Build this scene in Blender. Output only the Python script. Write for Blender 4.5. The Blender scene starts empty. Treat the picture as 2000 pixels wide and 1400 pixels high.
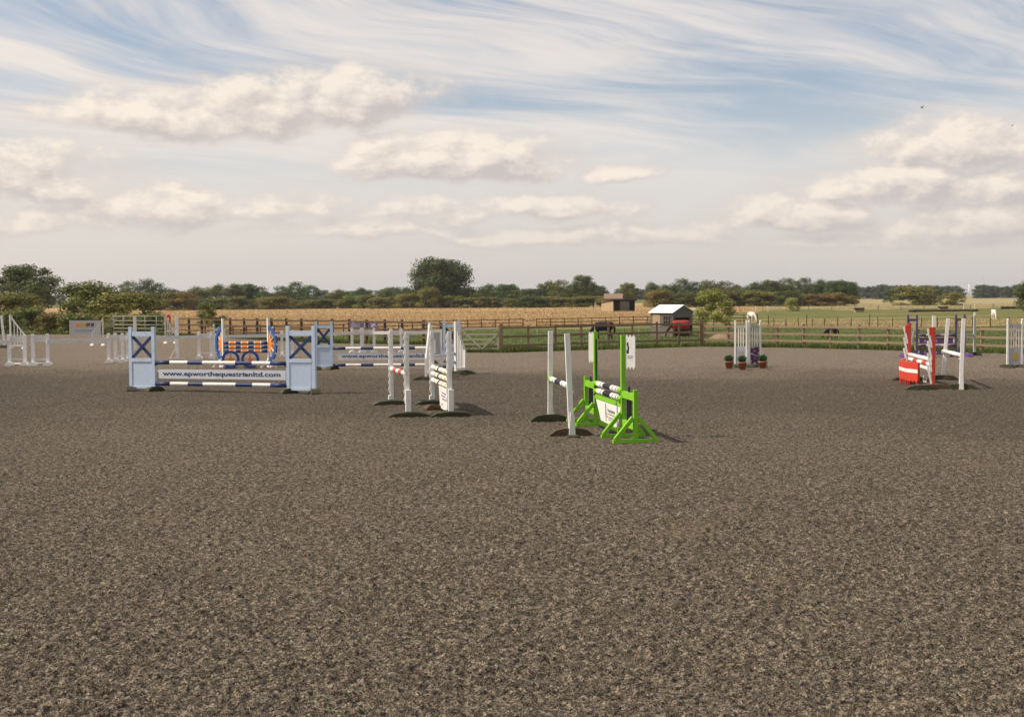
import bpy, math, random
import numpy as np
from mathutils import Vector, Matrix

R = math.radians
random.seed(7)
rng = np.random.default_rng(11)
scene = bpy.context.scene
col = scene.collection

# ------------------------------------------------------------------ camera
CAM_H, F, HOR, ROLL = 2.3, 2400.0, 582.0, 0.45
PITCH = math.degrees(math.atan((700 - HOR) / F))
cam_data = bpy.data.cameras.new('camera')
cam = bpy.data.objects.new('camera', cam_data)
col.objects.link(cam)
cam.matrix_world = (Matrix.Translation((0, 0, CAM_H)) @ Matrix.Rotation(R(90 - PITCH), 4, 'X')
                    @ Matrix.Rotation(R(-ROLL), 4, 'Z'))
cam_data.sensor_width = 36.0
cam_data.lens = 36.0 * F / 2000.0
cam_data.clip_start = 0.1
cam_data.clip_end = 20000.0
scene.camera = cam

# ------------------------------------------------------------------ light and exposure
SUN_EL = 46.0
SH = Vector((1.0, 0.08, 0)).normalized()          # the way shadows fall on the ground
SUN_DIR = Vector((-SH.x * math.cos(R(SUN_EL)), -SH.y * math.cos(R(SUN_EL)), math.sin(R(SUN_EL))))
sun_data = bpy.data.lights.new('sun', 'SUN')
sun_data.energy = 5.0
sun_data.angle = R(0.55)
sun_data.color = (1.0, 0.90, 0.76)
sun = bpy.data.objects.new('sun', sun_data)
col.objects.link(sun)
sun.rotation_euler = SUN_DIR.to_track_quat('Z', 'Y').to_euler()
scene.view_settings.view_transform = 'Standard'
scene.view_settings.look = 'None'
scene.view_settings.exposure = 0.0
scene.view_settings.gamma = 1.0
scene.view_settings.use_curve_mapping = False
scene.cycles.max_bounces = 6
scene.cycles.transparent_max_bounces = 8
scene.cycles.volume_bounces = 0
scene.cycles.use_denoising = True

CAMR = cam.matrix_world.to_3x3()
def ray(px, py):
    return (CAMR @ Vector(((px - 1000) / F, -(py - 700) / F, -1.0))).normalized()
def G(px, py, z=0.0):
    """ground point (height z) seen at a place in the photograph"""
    d = ray(px, py)
    t = (z - CAM_H) / d.z
    return Vector((d.x * t, d.y * t, z))
def HT(px, py, P):
    """height above z=0 of what is seen at (px,py) at the distance of P"""
    d = ray(px, py)
    return CAM_H + d.z * (P.y / d.y)
def AZEL(px, py):
    d = ray(px, py)
    return math.degrees(math.atan2(d.x, d.y)), math.degrees(math.asin(d.z))
def ATD(px, D):
    """x of the picture column px at depth D, near the horizon"""
    d = ray(px, HOR - (px - 1000) * math.tan(R(ROLL)))
    return d.x / d.y * D

# ------------------------------------------------------------------ node helpers
class Graph:
    def __init__(self, tree):
        self.t = tree; self.n = tree.nodes; self.l = tree.links
    def node(self, typ, **kw):
        nd = self.n.new(typ)
        for k, v in kw.items(): setattr(nd, k, v)
        return nd
    def put(self, sock, v):
        if isinstance(v, bpy.types.NodeSocket): self.l.new(v, sock)
        elif v is not None:
            if hasattr(sock, 'default_value'):
                try: sock.default_value = v
                except Exception: sock.default_value = (*v, 1.0) if len(v) == 3 else v[:3]
    def m(self, op, a, b=None, c=None, clamp=False):
        nd = self.node('ShaderNodeMath', operation=op, use_clamp=clamp)
        for i, v in enumerate((a, b, c)):
            if v is not None: self.put(nd.inputs[i], v)
        return nd.outputs[0]
    def vm(self, op, a, b=None, out=0):
        nd = self.node('ShaderNodeVectorMath', operation=op)
        self.put(nd.inputs[0], a)
        if b is not None:
            self.put(nd.inputs['Scale'] if op == 'SCALE' else nd.inputs[1], b)
        return nd.outputs[out]
    def xyz(self, x, y, z):
        nd = self.node('ShaderNodeCombineXYZ')
        for i, v in enumerate((x, y, z)): self.put(nd.inputs[i], v)
        return nd.outputs[0]
    def sep(self, v):
        nd = self.node('ShaderNodeSeparateXYZ'); self.put(nd.inputs[0], v)
        return nd.outputs
    def noise(self, vec, scale=5, detail=2, rough=0.5, dist=0.0, lac=2.0, out='Fac'):
        nd = self.node('ShaderNodeTexNoise')
        if vec is not None: self.put(nd.inputs['Vector'], vec)
        self.put(nd.inputs['Scale'], scale); self.put(nd.inputs['Detail'], detail)
        self.put(nd.inputs['Roughness'], rough); self.put(nd.inputs['Distortion'], dist)
        self.put(nd.inputs['Lacunarity'], lac)
        return nd.outputs[out]
    def ramp(self, fac, stops, interp='LINEAR'):
        nd = self.node('ShaderNodeValToRGB'); cr = nd.color_ramp; cr.interpolation = interp
        while len(cr.elements) < len(stops): cr.elements.new(0.5)
        for e, (p, c) in zip(cr.elements, stops):
            e.position = p; e.color = (*c, 1.0) if len(c) == 3 else c
        self.put(nd.inputs[0], fac)
        return nd.outputs[0]
    def smooth(self, v, lo, hi, a=0.0, b=1.0):
        nd = self.node('ShaderNodeMapRange', interpolation_type='SMOOTHSTEP')
        self.put(nd.inputs[0], v); self.put(nd.inputs[1], lo); self.put(nd.inputs[2], hi)
        self.put(nd.inputs[3], a); self.put(nd.inputs[4], b)
        return nd.outputs[0]
    def lin(self, v, lo, hi, a=0.0, b=1.0):
        nd = self.node('ShaderNodeMapRange')
        self.put(nd.inputs[0], v); self.put(nd.inputs[1], lo); self.put(nd.inputs[2], hi)
        self.put(nd.inputs[3], a); self.put(nd.inputs[4], b)
        return nd.outputs[0]
    def mix(self, fac, a, b, blend='MIX'):
        nd = self.node('ShaderNodeMix', data_type='RGBA', blend_type=blend)
        self.put(nd.inputs[0], fac); self.put(nd.inputs[6], a); self.put(nd.inputs[7], b)
        return nd.outputs[2]

# ------------------------------------------------------------------ world: Nishita sky under cirrus and cumulus
world = bpy.data.worlds.new('World')
scene.world = world
world.use_nodes = True
wt = world.node_tree
wt.nodes.clear()
w = Graph(wt)

# cumulus banks: centre and half size as seen from the arena (picture px), strength
BANKS = [(400, 235, 300, 66, 1.0), (640, 195, 210, 66, 1.0), (880, 318, 240, 62, 1.05), (1225, 345, 80, 24, .55),
         (20, 350, 230, 78, 1.05), (300, 412, 200, 56, .95), (520, 415, 190, 50, .75), (960, 412, 300, 40, .80), (1290, 462, 190, 30, .62),
         (1880, 290, 200, 60, 1.0), (1830, 368, 280, 54, 1.0), (1540, 430, 190, 40, .9), (1900, 438, 230, 50, .80),
         (120, 440, 230, 34, .72), (680, 455, 250, 28, .66), (1090, 470, 230, 24, .62), (1760, 472, 250, 28, .68)]
blobs = []
for (cx, cy, rx, ry, s) in BANKS:
    a, e = AZEL(cx, cy)
    blobs.append((a, e, math.degrees(rx / F), math.degrees(ry / F), s))
rs = random.Random(5)
for k in range(9):                                   # the same weather all round the horizon
    a = 36 + 32 * k + rs.uniform(-8, 8)
    e = rs.choice((4, 5, 7, 9, 11)) + rs.uniform(-.8, .8)
    blobs.append((a if a < 180 else a - 360, e, rs.uniform(5, 9), rs.uniform(1.0, 1.7), rs.uniform(.6, 1.0)))

cg = bpy.data.node_groups.new('cumulus_field', 'ShaderNodeTree')
cg.interface.new_socket('Az', in_out='INPUT', socket_type='NodeSocketFloat')
cg.interface.new_socket('El', in_out='INPUT', socket_type='NodeSocketFloat')
cg.interface.new_socket('Field', in_out='OUTPUT', socket_type='NodeSocketFloat')
g = Graph(cg)
gi = g.node('NodeGroupInput'); go = g.node('NodeGroupOutput')
az, el = gi.outputs[0], gi.outputs[1]
pv = g.xyz(g.m('MULTIPLY', az, .30), g.m('MULTIPLY', el, .52), 3.3)
wob = g.noise(pv, .9, 1.5, .55)
wob2 = g.noise(g.vm('ADD', pv, (9.1, 4.7, 2.0)), .9, 1.5, .55)
aw = g.m('ADD', az, g.m('MULTIPLY', g.m('SUBTRACT', wob, .5), 3.4))
ew = g.m('ADD', el, g.m('MULTIPLY', g.m('SUBTRACT', wob2, .5), 1.5))
acc = None
pw_ = g.xyz(aw, ew, 0.0)
for (a, e, rx, ry, s) in blobs:
    nd = g.node('ShaderNodeVectorMath', operation='MULTIPLY_ADD')
    g.put(nd.inputs[0], pw_); nd.inputs[1].default_value = (1 / rx, 1 / ry, 0); nd.inputs[2].default_value = (-a / rx, -e / ry, 0)
    q = nd.outputs[0]
    q = g.vm('MAXIMUM', q, g.vm('MULTIPLY', q, (-1, -1.55, 0)))
    v = g.m('MULTIPLY_ADD', g.vm('DOT_PRODUCT', q, q, out=1), -.9 * s, s)
    acc = v if acc is None else g.m('MAXIMUM', acc, v)
acc = g.m('MAXIMUM', acc, -.7)
n1 = g.noise(pv, 1.3, 7, .62)
f = g.m('MULTIPLY_ADD', g.m('SUBTRACT', n1, .5), 2.7, acc)
g.l.new(f, go.inputs[0])

tc = w.node('ShaderNodeTexCoord')
D = tc.outputs['Generated']
dx, dy, dz = w.sep(D)
azd = w.m('MULTIPLY', w.m('ARCTAN2', dx, dy), 57.29578)
eld = w.m('MULTIPLY', w.m('ARCSINE', dz), 57.29578)
def field(oa, oe):
    nd = w.node('ShaderNodeGroup'); nd.node_tree = cg
    w.l.new(w.m('ADD', azd, oa), nd.inputs[0]); w.l.new(w.m('ADD', eld, oe), nd.inputs[1])
    return nd.outputs[0]
f0, f1 = field(0, 0), field(-.42, .50)
cum = w.smooth(f0, -.03, .74)
lit = w.m('MULTIPLY_ADD', w.m('SUBTRACT', f0, f1), 1.15, .40, clamp=True)

# cirrus on a high plane, drawn out along one wind
zc = w.m('MAXIMUM', dz, .06)
u = w.m('DIVIDE', dx, zc); v = w.m('DIVIDE', dy, zc)
ca, sa = math.cos(R(46)), math.sin(R(46))
wn = w.noise(w.xyz(w.m('MULTIPLY', u, .30), w.m('MULTIPLY', v, .30), 2.2), 1.0, 2, .5)
s_ = w.m('ADD', w.m('MULTIPLY', u, ca), w.m('MULTIPLY', v, sa))
t_ = w.m('ADD', w.m('MULTIPLY', u, -sa), w.m('MULTIPLY', v, ca))
t_ = w.m('MULTIPLY_ADD', w.m('SUBTRACT', wn, .5), 3.0, t_)
ci = w.noise(w.xyz(w.m('MULTIPLY', s_, .34), w.m('MULTIPLY', t_, 1.25), 2.2), 1.0, 6, .60, .5)
ci2 = w.noise(w.xyz(w.m('MULTIPLY', s_, .26), w.m('MULTIPLY', t_, .36), 2.6), 1.0, 2, .5)
fine = w.noise(w.xyz(w.m('MULTIPLY', s_, .9), w.m('MULTIPLY', t_, 6.5), 3.1), 1.0, 3, .6)
cf = w.m('ADD', w.m('MULTIPLY', ci, .66), w.m('ADD', w.m('MULTIPLY', ci2, .44), w.m('MULTIPLY', fine, .16)))
cirrus = w.smooth(cf, .495, .735, .10, 1.0)
low = w.smooth(eld, 4.0, 12.0)                           # far off the streaks close up into one thin veil
cirrus = w.m('ADD', w.m('MULTIPLY', w.m('MULTIPLY', cirrus, low), .92), w.m('MULTIPLY', w.m('SUBTRACT', 1.0, low), w.m('MULTIPLY_ADD', w.m('SUBTRACT', w.smooth(ci2, .33, .60, .42, .95), .75), w.smooth(eld, 4.5, 8.0), .75)), clamp=True)

# haze band above the horizon
hz = w.smooth(eld, -1.0, 5.2, .93, 0.0)

sky = w.node('ShaderNodeTexSky', sky_type='NISHITA')
sky.sun_disc = False
sky.sun_elevation = R(SUN_EL)
sky.sun_rotation = math.atan2(SUN_DIR.x, SUN_DIR.y)
sky.altitude = 20; sky.air_density = 1.0; sky.dust_density = 1.2; sky.ozone_density = 1.5
bg_sky = w.node('ShaderNodeBackground'); w.l.new(sky.outputs[0], bg_sky.inputs[0]); bg_sky.inputs[1].default_value = 0.115

sd = w.vm('DOT_PRODUCT', D, tuple(SUN_DIR), out=1)      # clouds towards the sun glow warmer
warm = w.smooth(sd, -.1, .75)
c_lit = w.mix(warm, (1.0, .885, .765, 1), (1.06, .93, .78, 1))
c_shade = w.mix(warm, (.58, .525, .51, 1), (.66, .575, .535, 1))
c_cum = w.mix(lit, c_shade, c_lit)
c_cir = w.mix(warm, (.86, .795, .745, 1), (.95, .845, .75, 1))
c_hz = w.mix(warm, (.635, .585, .55, 1), (.82, .70, .61, 1))
def bgn(c):
    nd = w.node('ShaderNodeBackground'); w.put(nd.inputs[0], c); nd.inputs[1].default_value = 1.0
    return nd.outputs[0]
def mixs(fac, a, b):
    nd = w.node('ShaderNodeMixShader'); w.put(nd.inputs[0], fac); w.l.new(a, nd.inputs[1]); w.l.new(b, nd.inputs[2])
    return nd.outputs[0]
s1 = mixs(cirrus, bg_sky.outputs[0], bgn(c_cir))
skirt = w.m('MULTIPLY', w.smooth(f0, -.75, .45), .50)         # ragged grey skirts hang round the banks
s1b = mixs(skirt, s1, bgn(w.mix(.35, c_shade, c_lit)))
s2 = mixs(w.m('MULTIPLY', cum, .84), s1b, bgn(c_cum))
s3 = mixs(hz, s2, bgn(c_hz))
wo = w.node('ShaderNodeOutputWorld'); w.l.new(s3, wo.inputs[0])
world.cycles.sampling_method = 'NONE'

# ------------------------------------------------------------------ materials
MAT = {}
def new_mat(name):
    m = bpy.data.materials.new(name); m.use_nodes = True
    m.node_tree.nodes.clear()
    return m, Graph(m.node_tree)
def finish(m, g, color, rough=.6, bump=None, bstr=.3, bdist=.01, spec=.4, metal=0.0, key=None):
    p = g.node('ShaderNodeBsdfPrincipled')
    g.put(p.inputs['Base Color'], color); g.put(p.inputs['Roughness'], rough); g.put(p.inputs['Metallic'], metal)
    g.put(p.inputs['Specular IOR Level'], spec)
    if bump is not None:
        b = g.node('ShaderNodeBump'); g.put(b.inputs['Strength'], bstr); g.put(b.inputs['Distance'], bdist)
        g.put(b.inputs['Height'], bump); g.l.new(b.outputs[0], p.inputs['Normal'])
    o = g.node('ShaderNodeOutputMaterial'); g.l.new(p.outputs[0], o.inputs[0])
    MAT[key or m.name] = m
    return p
def paint(key, rgb, rough=.45, wear=.35, dirt=(.20, .165, .125)):
    """outdoor paint: uneven, scuffed, a little muddy"""
    m, g = new_mat(key)
    P = g.node('ShaderNodeNewGeometry').outputs['Position']
    n1 = g.noise(P, 3.1, 5, .62)
    n2 = g.noise(P, 19.0, 4, .65)
    n3 = g.noise(g.vm('MULTIPLY', P, (60, 60, 9)), 1.0, 3, .6)
    base = g.mix(g.lin(n3, .3, .7, 0, 1), tuple(c * .90 for c in rgb), tuple(min(1, c * 1.05) for c in rgb))
    f1 = g.m('MULTIPLY', g.smooth(n1, .47, .74), g.smooth(n2, .38, .66))
    c = g.mix(g.m('MULTIPLY', f1, wear), base, dirt)
    finish(m, g, c, g.lin(n2, .3, .7, rough - .08, rough + .2), n3, .12, .004, .35)
def wood(key, a, b, rough=.85, grain=(40, 40, 3)):
    m, g = new_mat(key)
    P = g.node('ShaderNodeNewGeometry').outputs['Position']
    oi = g.node('ShaderNodeObjectInfo').outputs['Random']
    n = g.noise(g.vm('MULTIPLY', P, grain), 1.0, 5, .6)
    n2 = g.noise(P, 1.7, 3, .5)
    c = g.mix(g.smooth(n, .3, .7), a, b)
    c = g.mix(g.lin(oi, 0, 1, 0, .35), c, tuple(x * .6 for x in a))
    c = g.mix(g.smooth(n2, .5, .8, 0, .45), c, (.17, .155, .125))
    finish(m, g, c, rough, n, .35, .006, .2)
paint('white', (.80, .775, .73), wear=.55)
paint('off_white', (.69, .665, .635), wear=.5)
paint('light_blue', (.49, .585, .715), wear=.35)
paint('navy', (.018, .040, .135), wear=.12)
paint('blue', (.025, .075, .27), wear=.12)
paint('lime', (.20, .50, .014), wear=.10)
paint('black', (.012, .012, .014), wear=.15)
paint('red', (.56, .045, .022), wear=.14)
paint('orange', (.80, .22, .022), wear=.12)
paint('purple', (.085, .050, .125), wear=.25)
paint('violet', (.15, .065, .27), wear=.2)
paint('mauve', (.30, .19, .34), wear=.2)
paint('plum', (.10, .022, .085), wear=.15)
paint('yellow', (.62, .47, .12), wear=.2)
paint('ochre', (.50, .36, .03), wear=.2)
paint('board_grey', (.42, .415, .42), wear=.5)
paint('print_grey', (.22, .21, .20), wear=.1)
paint('foot_green', (.044, .045, .020), rough=.75, wear=.85, dirt=(.15, .125, .095))
paint('foot_brown', (.085, .052, .024), rough=.7, wear=.4, dirt=(.12, .09, .06))
paint('terracotta', (.33, .105, .052), rough=.75, wear=.4)
paint('brown_board', (.16, .085, .035), rough=.7, wear=.3)
paint('sign_green', (.03, .25, .07), wear=.1)
paint('galvanised', (.24, .23, .18), rough=.5, wear=.3)
paint('roof_white', (.86, .85, .83), rough=.4, wear=.15)
paint('turbine', (.85, .85, .85), rough=.4, wear=.05)
paint('red_rug', (.36, .035, .025), rough=.8, wear=.2)
paint('bird', (.03, .028, .027), rough=.8, wear=.1)
wood('fence_wood', (.19, .128, .082), (.275, .195, .13))
wood('fence_pale', (.235, .165, .105), (.31, .225, .15))
wood('fence_dark', (.080, .054, .037), (.130, .090, .062))
wood('shed_boards', (.115, .107, .095), (.18, .168, .148), grain=(4, 4, 30))
wood('barn_boards', (.36, .25, .15), (.48, .35, .22), grain=(4, 4, 30))
wood('dark_boards', (.03, .024, .02), (.06, .048, .04))
wood('log', (.045, .032, .02), (.10, .075, .05))
wood('barn_roof', (.23, .15, .105), (.30, .205, .145))
paint('gate_wood', (.36, .325, .24), rough=.8, wear=.3)
wood('old_straw', (.20, .135, .075), (.29, .205, .12))
wood('bark', (.06, .05, .038), (.11, .09, .07))

def coat(key, a, b, rough=.75):
    m, g = new_mat(key)
    P = g.node('ShaderNodeTexCoord').outputs['Object']
    n = g.noise(P, 4.0, 5, .6)
    finish(m, g, g.mix(g.smooth(n, .35, .7), a, b), rough, g.noise(P, 60, 3, .6), .2, .01, .2)
coat('coat_dark', (.012, .009, .007), (.03, .02, .014))
coat('coat_bay', (.07, .035, .016), (.11, .055, .025))
coat('coat_white', (.62, .58, .51), (.74, .70, .64))
coat('coat_hoof', (.02, .016, .012), (.035, .028, .02))
coat('rug_dark', (.022, .016, .026), (.035, .027, .04), .85)

# arena footing: sand, rubber crumb and fibre
m, g = new_mat('footing')
P = g.node('ShaderNodeNewGeometry').outputs['Position']
big = g.noise(P, .16, 4, .55)
mid = g.noise(P, 1.3, 4, .6)
clod = g.noise(P, 34.0, 4, .72)
lump = g.noise(P, 8.5, 3, .6)
gran = g.noise(P, 95.0, 2, .7)
pit = g.noise(g.vm('ADD', P, (3.3, 8.1, 1.2)), 48.0, 3, .65)
big2 = g.noise(P, 17.0, 2, .6)
c = g.mix(g.smooth(clod, .38, .60), (.058, .051, .043, 1), (.262, .226, .178, 1))
c = g.mix(g.smooth(gran, .38, .64), g.mix(1.0, c, (.42, .42, .44, 1), 'MULTIPLY'), g.mix(1.0, c, (1.5, 1.48, 1.44, 1), 'MULTIPLY'))
c = g.mix(g.smooth(pit, .52, .62, 0, .9), c, (.018, .017, .017, 1))
c = g.mix(g.smooth(big2, .47, .60, 0, .85), c, g.mix(1.0, c, (.40, .40, .41, 1), 'MULTIPLY'))
c = g.mix(g.smooth(lump, .44, .60, 0, .42), c, g.mix(1.0, c, (.52, .51, .51, 1), 'MULTIPLY'))
c = g.mix(g.smooth(mid, .40, .70, 0, .4), c, g.mix(1.0, c, (.74, .73, .73, 1), 'MULTIPLY'))
c = g.mix(g.smooth(g.noise(g.vm('ADD', P, (21, 4, 0)), .9, 4, .6), .57, .75, 0, .18), c, (.20, .14, .08, 1))
px_, py_, pz_ = g.sep(P)
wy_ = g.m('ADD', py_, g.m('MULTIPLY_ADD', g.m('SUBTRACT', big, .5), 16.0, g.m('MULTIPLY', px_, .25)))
dry = g.smooth(wy_, 33.0, 43.0)                        # dry, raked strip along the fence
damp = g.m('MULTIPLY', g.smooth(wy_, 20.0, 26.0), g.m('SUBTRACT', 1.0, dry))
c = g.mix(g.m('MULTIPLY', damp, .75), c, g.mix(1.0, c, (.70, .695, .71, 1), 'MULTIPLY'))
c = g.mix(dry, c, g.mix(1.0, c, (1.45, 1.42, 1.42, 1), 'MULTIPLY'))
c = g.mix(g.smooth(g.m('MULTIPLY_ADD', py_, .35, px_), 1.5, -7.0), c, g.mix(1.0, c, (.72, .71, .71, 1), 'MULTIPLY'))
c = g.mix(1.0, c, (1.44, 1.375, 1.275, 1), 'MULTIPLY')
h = g.m('ADD', clod, g.m('MULTIPLY', gran, .35))
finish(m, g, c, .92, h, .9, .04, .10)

# grassland
m, g = new_mat('pasture')
P = g.node('ShaderNodeNewGeometry').outputs['Position']
a1 = g.noise(g.vm('MULTIPLY', P, (.05, .11, .1)), 1.0, 5, .6)
a2 = g.noise(g.vm('MULTIPLY', P, (.5, .8, .5)), 1.0, 5, .62)
a3 = g.noise(P, 9.0, 4, .65)
c = g.mix(g.smooth(a2, .3, .7), (.070, .088, .022, 1), (.135, .142, .040, 1))
c = g.mix(g.smooth(a1, .46, .66, 0, .75), c, (.30, .225, .105, 1))
c = g.mix(g.smooth(a3, .5, .75, 0, .4), c, (.05, .06, .018, 1))
finish(m, g, c, .9, a3, .5, .06, .1)
m, g = new_mat('lawn')
P = g.node('ShaderNodeNewGeometry').outputs['Position']
a2 = g.noise(g.vm('MULTIPLY', P, (.35, .6, .5)), 1.0, 5, .62)
a3 = g.noise(P, 7.0, 4, .65)
c = g.mix(g.smooth(a2, .32, .68), (.050, .080, .018, 1), (.098, .118, .030, 1))
c = g.mix(g.smooth(g.noise(P, .22, 4, .6), .52, .72, 0, .6), c, (.19, .155, .07, 1))
c = g.mix(g.smooth(a3, .5, .75, 0, .4), c, (.04, .055, .014, 1))
finish(m, g, c, .9, a3, .5, .05, .1)
m, g = new_mat('straw')
P = g.node('ShaderNodeNewGeometry').outputs['Position']
a1 = g.noise(g.vm('MULTIPLY', P, (.03, .06, .1)), 1.0, 5, .6)
a2 = g.noise(g.vm('MULTIPLY', P, (.7, .5, .5)), 1.0, 5, .65)
c = g.mix(g.smooth(a2, .3, .72), (.32, .205, .090, 1), (.48, .335, .165, 1))
c = g.mix(g.smooth(a1, .5, .68, 0, .5), c, (.40, .275, .135, 1))
finish(m, g, c, .9, a2, .6, .3, .1)

m, g = new_mat('dry')
P = g.node('ShaderNodeNewGeometry').outputs['Position']
a1 = g.noise(g.vm('MULTIPLY', P, (.03, .06, .1)), 1.0, 5, .6)
a2 = g.noise(g.vm('MULTIPLY', P, (.7, .5, .5)), 1.0, 5, .65)
c = g.mix(g.smooth(a2, .3, .72), (.25, .20, .095, 1), (.40, .325, .17, 1))
c = g.mix(g.smooth(a1, .48, .66, 0, .6), c, (.17, .17, .06, 1))
finish(m, g, c, .9, a2, .6, .3, .1)
def blade_mat(key, a, b, c3, t=.25):
    m, g = new_mat(key)
    at = g.node('ShaderNodeAttribute'); at.attribute_name = 'tone'
    col_ = g.ramp(at.outputs['Fac'], [(0, a), (.5, b), (1, c3)])
    d = g.node('ShaderNodeBsdfDiffuse'); g.put(d.inputs[0], col_)
    tr = g.node('ShaderNodeBsdfTranslucent'); g.put(tr.inputs[0], col_)
    mx = g.node('ShaderNodeMixShader'); mx.inputs[0].default_value = t
    g.l.new(d.outputs[0], mx.inputs[1]); g.l.new(tr.outputs[0], mx.inputs[2])
    o = g.node('ShaderNodeOutputMaterial'); g.l.new(mx.outputs[0], o.inputs[0])
    MAT[key] = m
blade_mat('straw_blade', (.28, .185, .090), (.44, .315, .165), (.60, .46, .28))
blade_mat('dry_blade', (.24, .19, .085), (.38, .30, .155), (.52, .43, .25))
blade_mat('grass_blade', (.045, .075, .015), (.085, .115, .028), (.21, .185, .075))

# foliage: the object's own colour, broken up leaf by leaf
m, g = new_mat('foliage')
oi = g.node('ShaderNodeObjectInfo')
at = g.node('ShaderNodeAttribute'); at.attribute_name = 'tone'
P = g.node('ShaderNodeNewGeometry').outputs['Position']
n = g.noise(P, .45, 3, .6)
c = g.mix(at.outputs['Fac'], g.mix(1.0, oi.outputs['Color'], (.36, .42, .38, 1), 'MULTIPLY'), g.mix(1.0, oi.outputs['Color'], (1.50, 1.42, 1.15, 1), 'MULTIPLY'))
c = g.mix(g.smooth(n, .40, .68, 0, .45), c, g.mix(1.0, c, (1.35, .98, .60, 1), 'MULTIPLY'))
d = g.node('ShaderNodeBsdfPrincipled'); g.put(d.inputs['Base Color'], c); g.put(d.inputs['Roughness'], .55); g.put(d.inputs['Specular IOR Level'], .25)
tr = g.node('ShaderNodeBsdfTranslucent'); g.put(tr.inputs[0], c)
mx = g.node('ShaderNodeMixShader'); mx.inputs[0].default_value = .14
g.l.new(d.outputs[0], mx.inputs[1]); g.l.new(tr.outputs[0], mx.inputs[2])
o = g.node('ShaderNodeOutputMaterial'); g.l.new(mx.outputs[0], o.inputs[0])
MAT['foliage'] = m

# ------------------------------------------------------------------ mesh helpers
class MB:
    """collects boxes, beams, tubes and prisms; build() links them as one mesh object"""
    def __init__(self): self.v = []; self.f = []; self.mi = []; self.sm = []
    def add(self, verts, faces, mi=0, smooth=False):
        b = len(self.v)
        self.v += [tuple(x) for x in verts]
        for q in faces:
            self.f.append(tuple(b + i for i in q)); self.mi.append(mi); self.sm.append(smooth)
        return self
    def box(self, x0, x1, y0, y1, z0, z1, mi=0):
        vs = [(x, y, z) for x in (x0, x1) for y in (y0, y1) for z in (z0, z1)]
        return self.add(vs, [(0, 1, 3, 2), (4, 6, 7, 5), (0, 4, 5, 1), (2, 3, 7, 6), (0, 2, 6, 4), (1, 5, 7, 3)], mi)
    def beam(self, p, q, w_, h_, mi=0, up=(0, 0, 1)):
        p = Vector(p); q = Vector(q); d = (q - p).normalized(); up = Vector(up)
        if abs(d.dot(up)) > .99: up = Vector((1, 0, 0))
        s = d.cross(up).normalized(); t = s.cross(d).normalized()
        vs = []
        for e in (p, q):
            for a, b in ((-1, -1), (1, -1), (1, 1), (-1, 1)): vs.append(e + s * a * w_ / 2 + t * b * h_ / 2)
        return self.add(vs, [(3, 2, 1, 0), (4, 5, 6, 7), (0, 1, 5, 4), (1, 2, 6, 5), (2, 3, 7, 6), (3, 0, 4, 7)], mi)
    def tube(self, p, q, r0, r1=None, n=14, mi=0, caps=True):
        r1 = r0 if r1 is None else r1
        p = Vector(p); q = Vector(q); d = (q - p).normalized()
        s = d.orthogonal().normalized(); t = d.cross(s)
        vs = []
        for e, r in ((p, r0), (q, r1)):
            for k in range(n):
                a = 2 * math.pi * k / n
                vs.append(e + s * math.cos(a) * r + t * math.sin(a) * r)
        self.add(vs, [(k, (k + 1) % n, n + (k + 1) % n, n + k) for k in range(n)], mi, True)
        if caps:
            b = len(self.v) - 2 * n
            self.f += [tuple(b + k for k in range(n))[::-1], tuple(b + n + k for k in range(n))]
            self.mi += [mi, mi]; self.sm += [False, False]
        return self
    def prism(self, poly, fn, d0, d1, mi=0):
        """extrude the 2-D outline poly from d0 to d1; fn(a, b, d) gives the point"""
        n = len(poly)
        vs = [fn(a, b, d0) for a, b in poly] + [fn(a, b, d1) for a, b in poly]
        fs = [tuple(range(n))[::-1], tuple(range(n, 2 * n))] + [(k, (k + 1) % n, n + (k + 1) % n, n + k) for k in range(n)]
        return self.add(vs, fs, mi)
    def lathe(self, prof, c=(0, 0, 0), n=16, mi=0):
        vs = []
        for r, z in prof:
            for k in range(n):
                a = 2 * math.pi * k / n
                vs.append((c[0] + r * math.cos(a), c[1] + r * math.sin(a), c[2] + z))
        fs = []
        for i in range(len(prof) - 1):
            for k in range(n):
                fs.append((i * n + k, i * n + (k + 1) % n, (i + 1) * n + (k + 1) % n, (i + 1) * n + k))
        return self.add(vs, fs, mi, True)
    def mesh(self, name, mats):
        me = bpy.data.meshes.new(name)
        me.from_pydata(self.v, [], self.f)
        me.polygons.foreach_set('material_index', self.mi)
        me.polygons.foreach_set('use_smooth', self.sm)
        for k in (mats if isinstance(mats, (list, tuple)) else [mats]): me.materials.append(MAT[k])
        me.validate(); me.update()
        return me
    def build(self, name, mats, parent=None, loc=None, rz=None):
        o = bpy.data.objects.new(name, self.mesh(name, mats))
        col.objects.link(o)
        if parent is not None: o.parent = parent
        if loc is not None: o.location = loc
        if rz is not None: o.rotation_euler[2] = rz
        return o

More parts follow.
